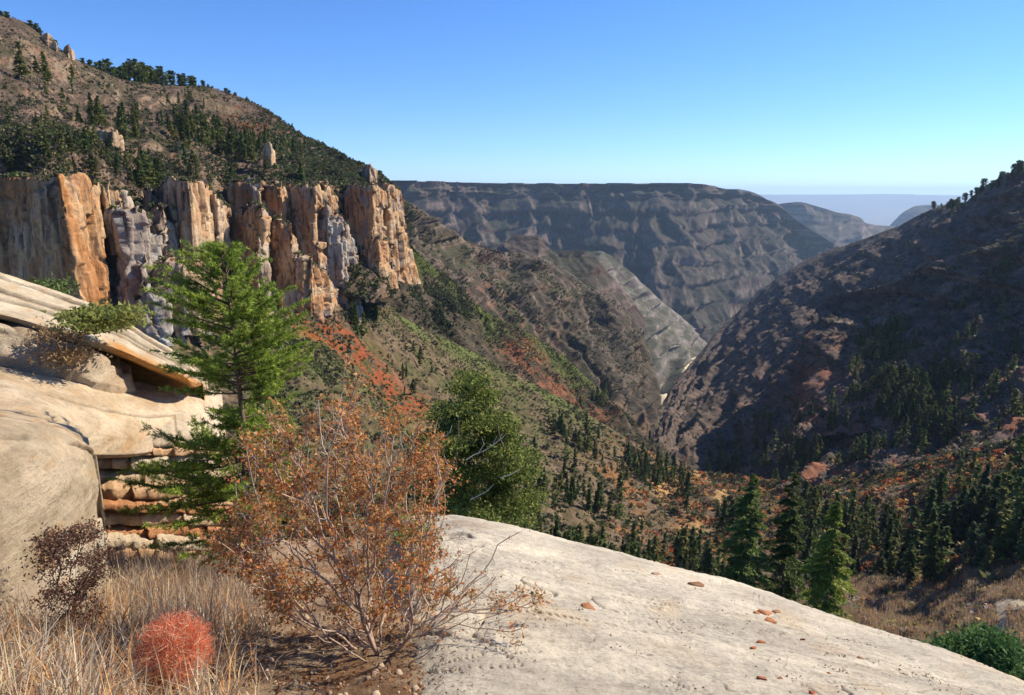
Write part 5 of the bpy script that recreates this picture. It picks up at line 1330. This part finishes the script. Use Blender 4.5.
PG = [(0.13, 0.17, 0.04), (0.18, 0.21, 0.045), (0.24, 0.25, 0.055), (0.07, 0.10, 0.03)]
clump_tree('pinyon_tree', 'bushy mid-green pinyon with pale dead twigs, rising behind the slab beside the rust bush', 'tree', 24.0, (468, 570),
    [(468, 370), (484, 392), (500, 412), (520, 430), (528, 452), (524, 470), (538, 500), (530, 522), (500, 530), (440, 530), (420, 510), (424, 470), (415, 440), (436, 412), (450, 388)], 190, 70000, 0.075, PG, 0.15, 31, 1.3, spread=0.24,
    dead=[[(466, 460), (474, 455), (484, 451), (492, 446), (497, 436)], [(478, 454), (484, 444), (482, 438)], [(500, 478), (512, 474), (522, 468)], [(440, 440), (450, 432), (452, 425)], [(470, 500), (486, 492), (494, 484)], [(492, 446), (502, 438), (506, 434)], [(505, 462), (514, 458), (520, 456)], [(452, 470), (446, 462), (444, 455)]], trunkpx=[(470, 540), (470, 500), (468, 450), (468, 400)])
clump_tree('juniper_bush', 'rounded dark green juniper just beyond the slab at the bottom right corner', 'bush', 30.0, (982, 720),
    [(985, 634), (1000, 640), (1010, 655), (1022, 690), (1010, 710), (950, 705), (930, 670), (935, 646), (950, 655), (962, 640)], 140, 30000, 0.11, [(0.05, 0.10, 0.03), (0.07, 0.14, 0.035), (0.10, 0.18, 0.05)], 0.14, 33, 1.0)
clump_tree('green_shrub', 'yellow-green shrub rooted in the crack of the tilted ledge', 'bush', 10.1, (76, 341),
    [(72, 330), (70, 316), (82, 308), (100, 306), (118, 312), (134, 308), (128, 322), (104, 330)], 60, 3000, 0.045, [(0.22, 0.24, 0.06), (0.28, 0.28, 0.08), (0.16, 0.19, 0.05)], 0.02, 34, 0.22, mat=M_LEAF2)
clump_tree('dry_shrub', 'tan leafless shrub at the foot of the tilted ledge, below the green shrub', 'bush', 9.95, (62, 366),
    [(30, 345), (40, 330), (60, 322), (80, 330), (86, 350), (70, 364), (40, 360)], 150, 1400, 0.028, [(0.36, 0.24, 0.12), (0.30, 0.2, 0.1)], 0.016, 35, 0.2, foliage='dry_leaves', woodc=(0.36, 0.25, 0.15), mat=M_LEAF2)
clump_tree('ledge_bush', 'small green bush on top of the tilted ledge under the orange wall', 'bush', 15.5, (46, 292),
    [(36, 286), (40, 282), (52, 286), (56, 293), (40, 292)], 20, 700, 0.06, [(0.12, 0.16, 0.05), (0.09, 0.13, 0.04)], 0.02, 36, 0.2)
clump_tree('dark_shrub', 'blackish-red leafed shrub against the big boulder above the dry grass', 'bush', 4.35, (76, 668),
    [(26, 560), (38, 536), (60, 524), (96, 522), (106, 550), (100, 590), (96, 630), (50, 640), (40, 590)], 420, 6500, 0.0105, [(0.10, 0.05, 0.035), (0.14, 0.07, 0.045), (0.07, 0.045, 0.03), (0.22, 0.11, 0.07)], 0.012, 37, 0.2, foliage='leaves', woodc=(0.16, 0.10, 0.07), mat=M_LEAF2, spread=0.028)
clump_tree('green_sprig', 'bright green leafy sprig at the top left corner of the pale slab', 'plant', 6.3, (410, 548),
    [(402, 538), (404, 522), (418, 518), (428, 530), (420, 542)], 24, 480, 0.030, [(0.16, 0.26, 0.05), (0.12, 0.2, 0.04)], 0.006, 38, 0.1, mat=M_LEAF2)

# three firs standing close behind the slab
def near_fir(px, pytop, pybot, r0, w, seed, label, c0=1.0):
    r = np.random.default_rng(seed); base = P(px, pybot, r0); h = (P(px, pytop, r0) - base)[2]
    root = empty('fir_tree', base - np.array([0, 0, 0.2])); tag(root, label, 'tree')
    v, t, c, tb, ang, L = conifer_geo(h, w, 150, 120, 0.22, r, 'fir', 0.05, 0.28)
    m = MB(); m.add(v, t=t, c=c * c0 * np.array([1.5, 1.5, 0.9])); m.build('crown', M_LEAF, root)
    m = MB(); trunk_geo(m, h, 0.24, (0.10, 0.075, 0.06), sides=8)
    m.build('trunk', M_BARK, root, smooth=True)
    b = MB()
    for k in range(len(tb)):
        o = np.array([0, 0, tb[k] * h]); e = o + np.array([math.cos(ang[k]) * L[k] * 0.85, math.sin(ang[k]) * L[k] * 0.85, -0.22 * L[k]])
        tube(b, np.array([o, (o + e) / 2 + [0, 0, 0.04 * L[k]], e]), [0.05, 0.03, 0.01], 3, (0.10, 0.08, 0.06))
    b.build('branches', M_BARK, root)
near_fir(741, 469, 618, 74, 4.8, 41, 'leftmost of the three near firs behind the slab, green and tallest')
near_fir(779, 463, 630, 78, 4.6, 42, 'darkest of the three near firs, standing in the middle', 0.6)
near_fir(822, 496, 640, 70, 4.3, 43, 'rightmost of the three near firs, shorter, with drooping green boughs')

# the round fiery plant
def red_ball():
    r = np.random.default_rng(51); base = on('soil', 176, 690); d0 = math.hypot(base[0], base[1])
    c0 = P(173, 650, d0); R0 = 38 / FPX * proj(c0)[2]
    root = empty('red_ball_plant', base); tag(root, 'fiery orange-red ball of fine wiry stems low in the dry grass', 'plant')
    n = 8000; d = r.normal(size=(n, 3)); d /= np.linalg.norm(d, axis=1, keepdims=True); rad = R0 * r.uniform(0.25, 1.0, (n, 1)) ** 0.5 * (0.90 + 0.60 * pnoise(d[:, 0] * 1.8, d[:, 1] * 2.2, d[:, 2] * 2.2))[:, None]
    p = d * rad * np.array([1.0, 1.0, 0.95]) + (c0 - base)
    tdir = d * 0.5 + r.normal(size=(n, 3)) * 0.6; tdir /= np.linalg.norm(tdir, axis=1, keepdims=True)
    L = R0 * r.uniform(0.2, 0.5, (n, 1)); s = np.cross(tdir, r.normal(size=(n, 3))); s /= np.linalg.norm(s, axis=1, keepdims=True)
    w = 0.0012
    keep = np.linalg.norm(p + tdir * L - (c0 - base), axis=1) < R0 * 1.12
    v = np.stack([p - s * w, p + s * w, p + tdir * L], 1)[keep].reshape(-1, 3)
    pal = np.array([(0.72, 0.18, 0.08), (0.76, 0.30, 0.15), (0.62, 0.14, 0.06), (0.80, 0.55, 0.38)])[r.integers(0, 4, keep.sum())]
    m = MB(); m.add(v, t=np.arange(len(v)).reshape(-1, 3), c=np.repeat(pal, 3, 0)); m.build('wiry_stems', M_LEAF2, root)
    m = MB()
    for k in range(40):
        e = (c0 - base) + r.normal(size=3) * R0 * 0.5; tube(m, np.array([[0, 0, -0.02], e * 0.5 + r.normal(size=3) * 0.01, e]), [0.003, 0.002, 0.001], 3, (0.45, 0.16, 0.07))
    m.build('stems', M_BARK, root)
red_ball()

# dry grass
def grass():
    r = np.random.default_rng(61)
    def m(x, y, p): return (sstep(285, 190, x) * sstep(575, 610, y + 0.02 * x) * (x > -120) * (y < 790)) * (0.04 + sstep(-0.1, 0.25, fbm(p[..., 0] / 0.3, p[..., 1] / 0.3, 1.0, 3))) * (0.25 + (p[..., 1] / 4) ** 2)
    q, x, y = pick('soil', 2600, m, r)
    per = 9; n = len(q); bl = MB()
    b = q[:, None] + r.normal(0, 0.03, (n, per, 3)) * np.array([1, 1, 0.0])
    ang = r.uniform(0, 6.28, (n, per)); lean = r.uniform(0.1, 1.5, (n, per)); L = r.uniform(0.12, 0.38, (n, 1)) * r.uniform(0.5, 1.15, (n, per))
    dh = np.stack([np.cos(ang), np.sin(ang), 0 * ang], -1); upv = np.array([0, 0, 1.0])
    p1 = b + (dh * np.sin(lean * 0.5)[..., None] + upv * np.cos(lean * 0.5)[..., None]) * (L * 0.55)[..., None]
    p2 = p1 + (dh * np.sin(lean * 1.3)[..., None] + upv * np.cos(lean * 1.3)[..., None]) * (L * 0.5)[..., None]
    s = np.stack([-np.sin(ang + 0.6), np.cos(ang + 0.6), 0 * ang], -1) * 0.0036
    V = np.stack([b - s, b + s, p1 + s * 0.7, p1 - s * 0.7, p2], 2)
    nb_ = n * per; V = V.reshape(-1, 3); a = np.arange(nb_)[:, None] * 5
    pal = np.array([(0.52, 0.42, 0.26), (0.44, 0.36, 0.27), (0.58, 0.50, 0.36), (0.42, 0.20, 0.08), (0.24, 0.18, 0.13), (0.54, 0.30, 0.12)])
    c = pal[(r.integers(0, 6, n)[:, None] * np.ones((1, per), int) + (r.uniform(size=(n, per)) < 0.3) * r.integers(0, 6, (n, per))) % 6].reshape(-1, 3) * r.uniform(0.85, 1.5, (nb_, 1))
    bl.add(V, t=a + np.array([[3, 2, 4]]), q=a + np.array([[0, 1, 2, 3]]), c=np.repeat(c, 5, 0))
    tag(bl.build('dry_grass', M_LEAF2), 'straw and grey dry grass covering the lower left corner', kind='stuff')
    # fine grey weeds between the grass and the fir
    q, x, y = pick('soil', 420, lambda x, y, p: inpoly(x, y, [(110, 570), (250, 556), (262, 600), (200, 660), (120, 640)]) + 0.25 * inpoly(x, y, [(-40, 600), (110, 600), (110, 640), (-40, 650)]), r)
    n = len(q); per = 12; ang = r.uniform(0, 6.28, (n, per)); lean = r.uniform(0.0, 0.7, (n, per)); L = r.uniform(0.15, 0.45, (n, 1)) * r.uniform(0.4, 1, (n, per))
    b = q[:, None] + r.normal(0, 0.05, (n, per, 3)) * np.array([1, 1, 0.0]); d = np.stack([np.cos(ang) * np.sin(lean), np.sin(ang) * np.sin(lean), np.cos(lean)], -1)
    b = b + d * L[..., None] * r.uniform(0, 0.5, (n, per, 1)); s = np.stack([-np.sin(ang), np.cos(ang), 0 * ang], -1) * 0.0028
    V = np.stack([b - s, b + s, b + d * L[..., None]], 2).reshape(-1, 3)
    c = np.array([(0.36, 0.30, 0.25), (0.42, 0.36, 0.30), (0.26, 0.19, 0.14), (0.34, 0.22, 0.13)])[r.integers(0, 4, n)]
    w_ = MB(); w_.add(V, t=np.arange(len(V)).reshape(-1, 3), c=np.repeat(np.repeat(c, per, 0), 3, 0))
    tag(w_.build('grey_weeds', M_LEAF2), 'fine grey leafless weeds between the layered rocks and the fir', kind='stuff')
    # fallen leaves and grit
    q, x, y = pick('soil', 9000, lambda x, y, p: (x > 60) * (x < 480) * (y > 560) * (0.1 + sstep(-0.1, 0.3, fbm(p[..., 0] / 0.3, p[..., 1] / 0.3, 5.0, 3))), r)
    v, t = cards(q + [0, 0, 0.008], r.uniform(0.008, 0.02, len(q)), flat=0.0, r=r)
    c = np.array([(0.40, 0.17, 0.07), (0.48, 0.30, 0.14), (0.25, 0.13, 0.07), (0.5, 0.42, 0.32)])[r.integers(0, 4, len(q))]
    tag(mesh('leaf_litter', v, t, M_LEAF2, None, np.repeat(c, 3, 0)), 'fallen rust leaves and grit on the sandy soil under the bush', kind='stuff')
    g = MB(); q, x, y = pick('soil', 420, lambda x, y, p: (x > 130) * (x < 470) * (y > 590), r)
    for p in q:
        n_ = 6; a = np.arange(n_) / n_ * 6.283; rr_ = r.uniform(0.006, 0.028) * r.uniform(0.7, 1.2, n_)
        v = np.concatenate([np.stack([np.cos(a) * rr_, np.sin(a) * rr_, 0 * a - 0.004], -1), np.stack([np.cos(a) * rr_ * .7, np.sin(a) * rr_ * .7, 0 * a + rr_.mean() * 0.7], -1), [[0, 0, rr_.mean() * 0.85]]]) + p
        g.add(v, t=[[n_ + i, n_ + (i + 1) % n_, 2 * n_] for i in range(n_)], q=[[i, (i + 1) % n_, n_ + (i + 1) % n_, n_ + i] for i in range(n_)], c=np.array((0.50, 0.38, 0.27)) * r.uniform(0.6, 1.15))
    tag(g.build('gravel', M_CHIP), 'small tan stones strewn over the sandy soil', kind='stuff')
grass()
# ---------------------------------------------------------------- the air
def haze_box():
    zt, zb, R_ = 360.0, -902.0, 36500.0
    v = np.array([[x, y, z] for z in (zb, zt) for y in (-R_, R_) for x in (-R_, R_)], float)
    q = np.array([[0, 2, 3, 1], [4, 5, 7, 6], [0, 1, 5, 4], [2, 6, 7, 3], [0, 4, 6, 2], [1, 3, 7, 5]])
    m = bpy.data.materials.new('air'); m.use_nodes = True; t = m.node_tree
    t.nodes.remove(t.nodes['Principled BSDF'])
    pv = N(t, 'ShaderNodeVolumePrincipled'); pv.inputs['Color'].default_value = (0.50, 0.72, 1.0, 1)
    pv.inputs['Density'].default_value = 3.9e-5; pv.inputs['Anisotropy'].default_value = 0.2
    t.links.new(pv.outputs[0], t.nodes['Material Output'].inputs['Volume'])
    o = mesh('haze', v, q, m); tag(o, 'thin blue air between the viewer and the far canyon walls', kind='stuff')
haze_box()
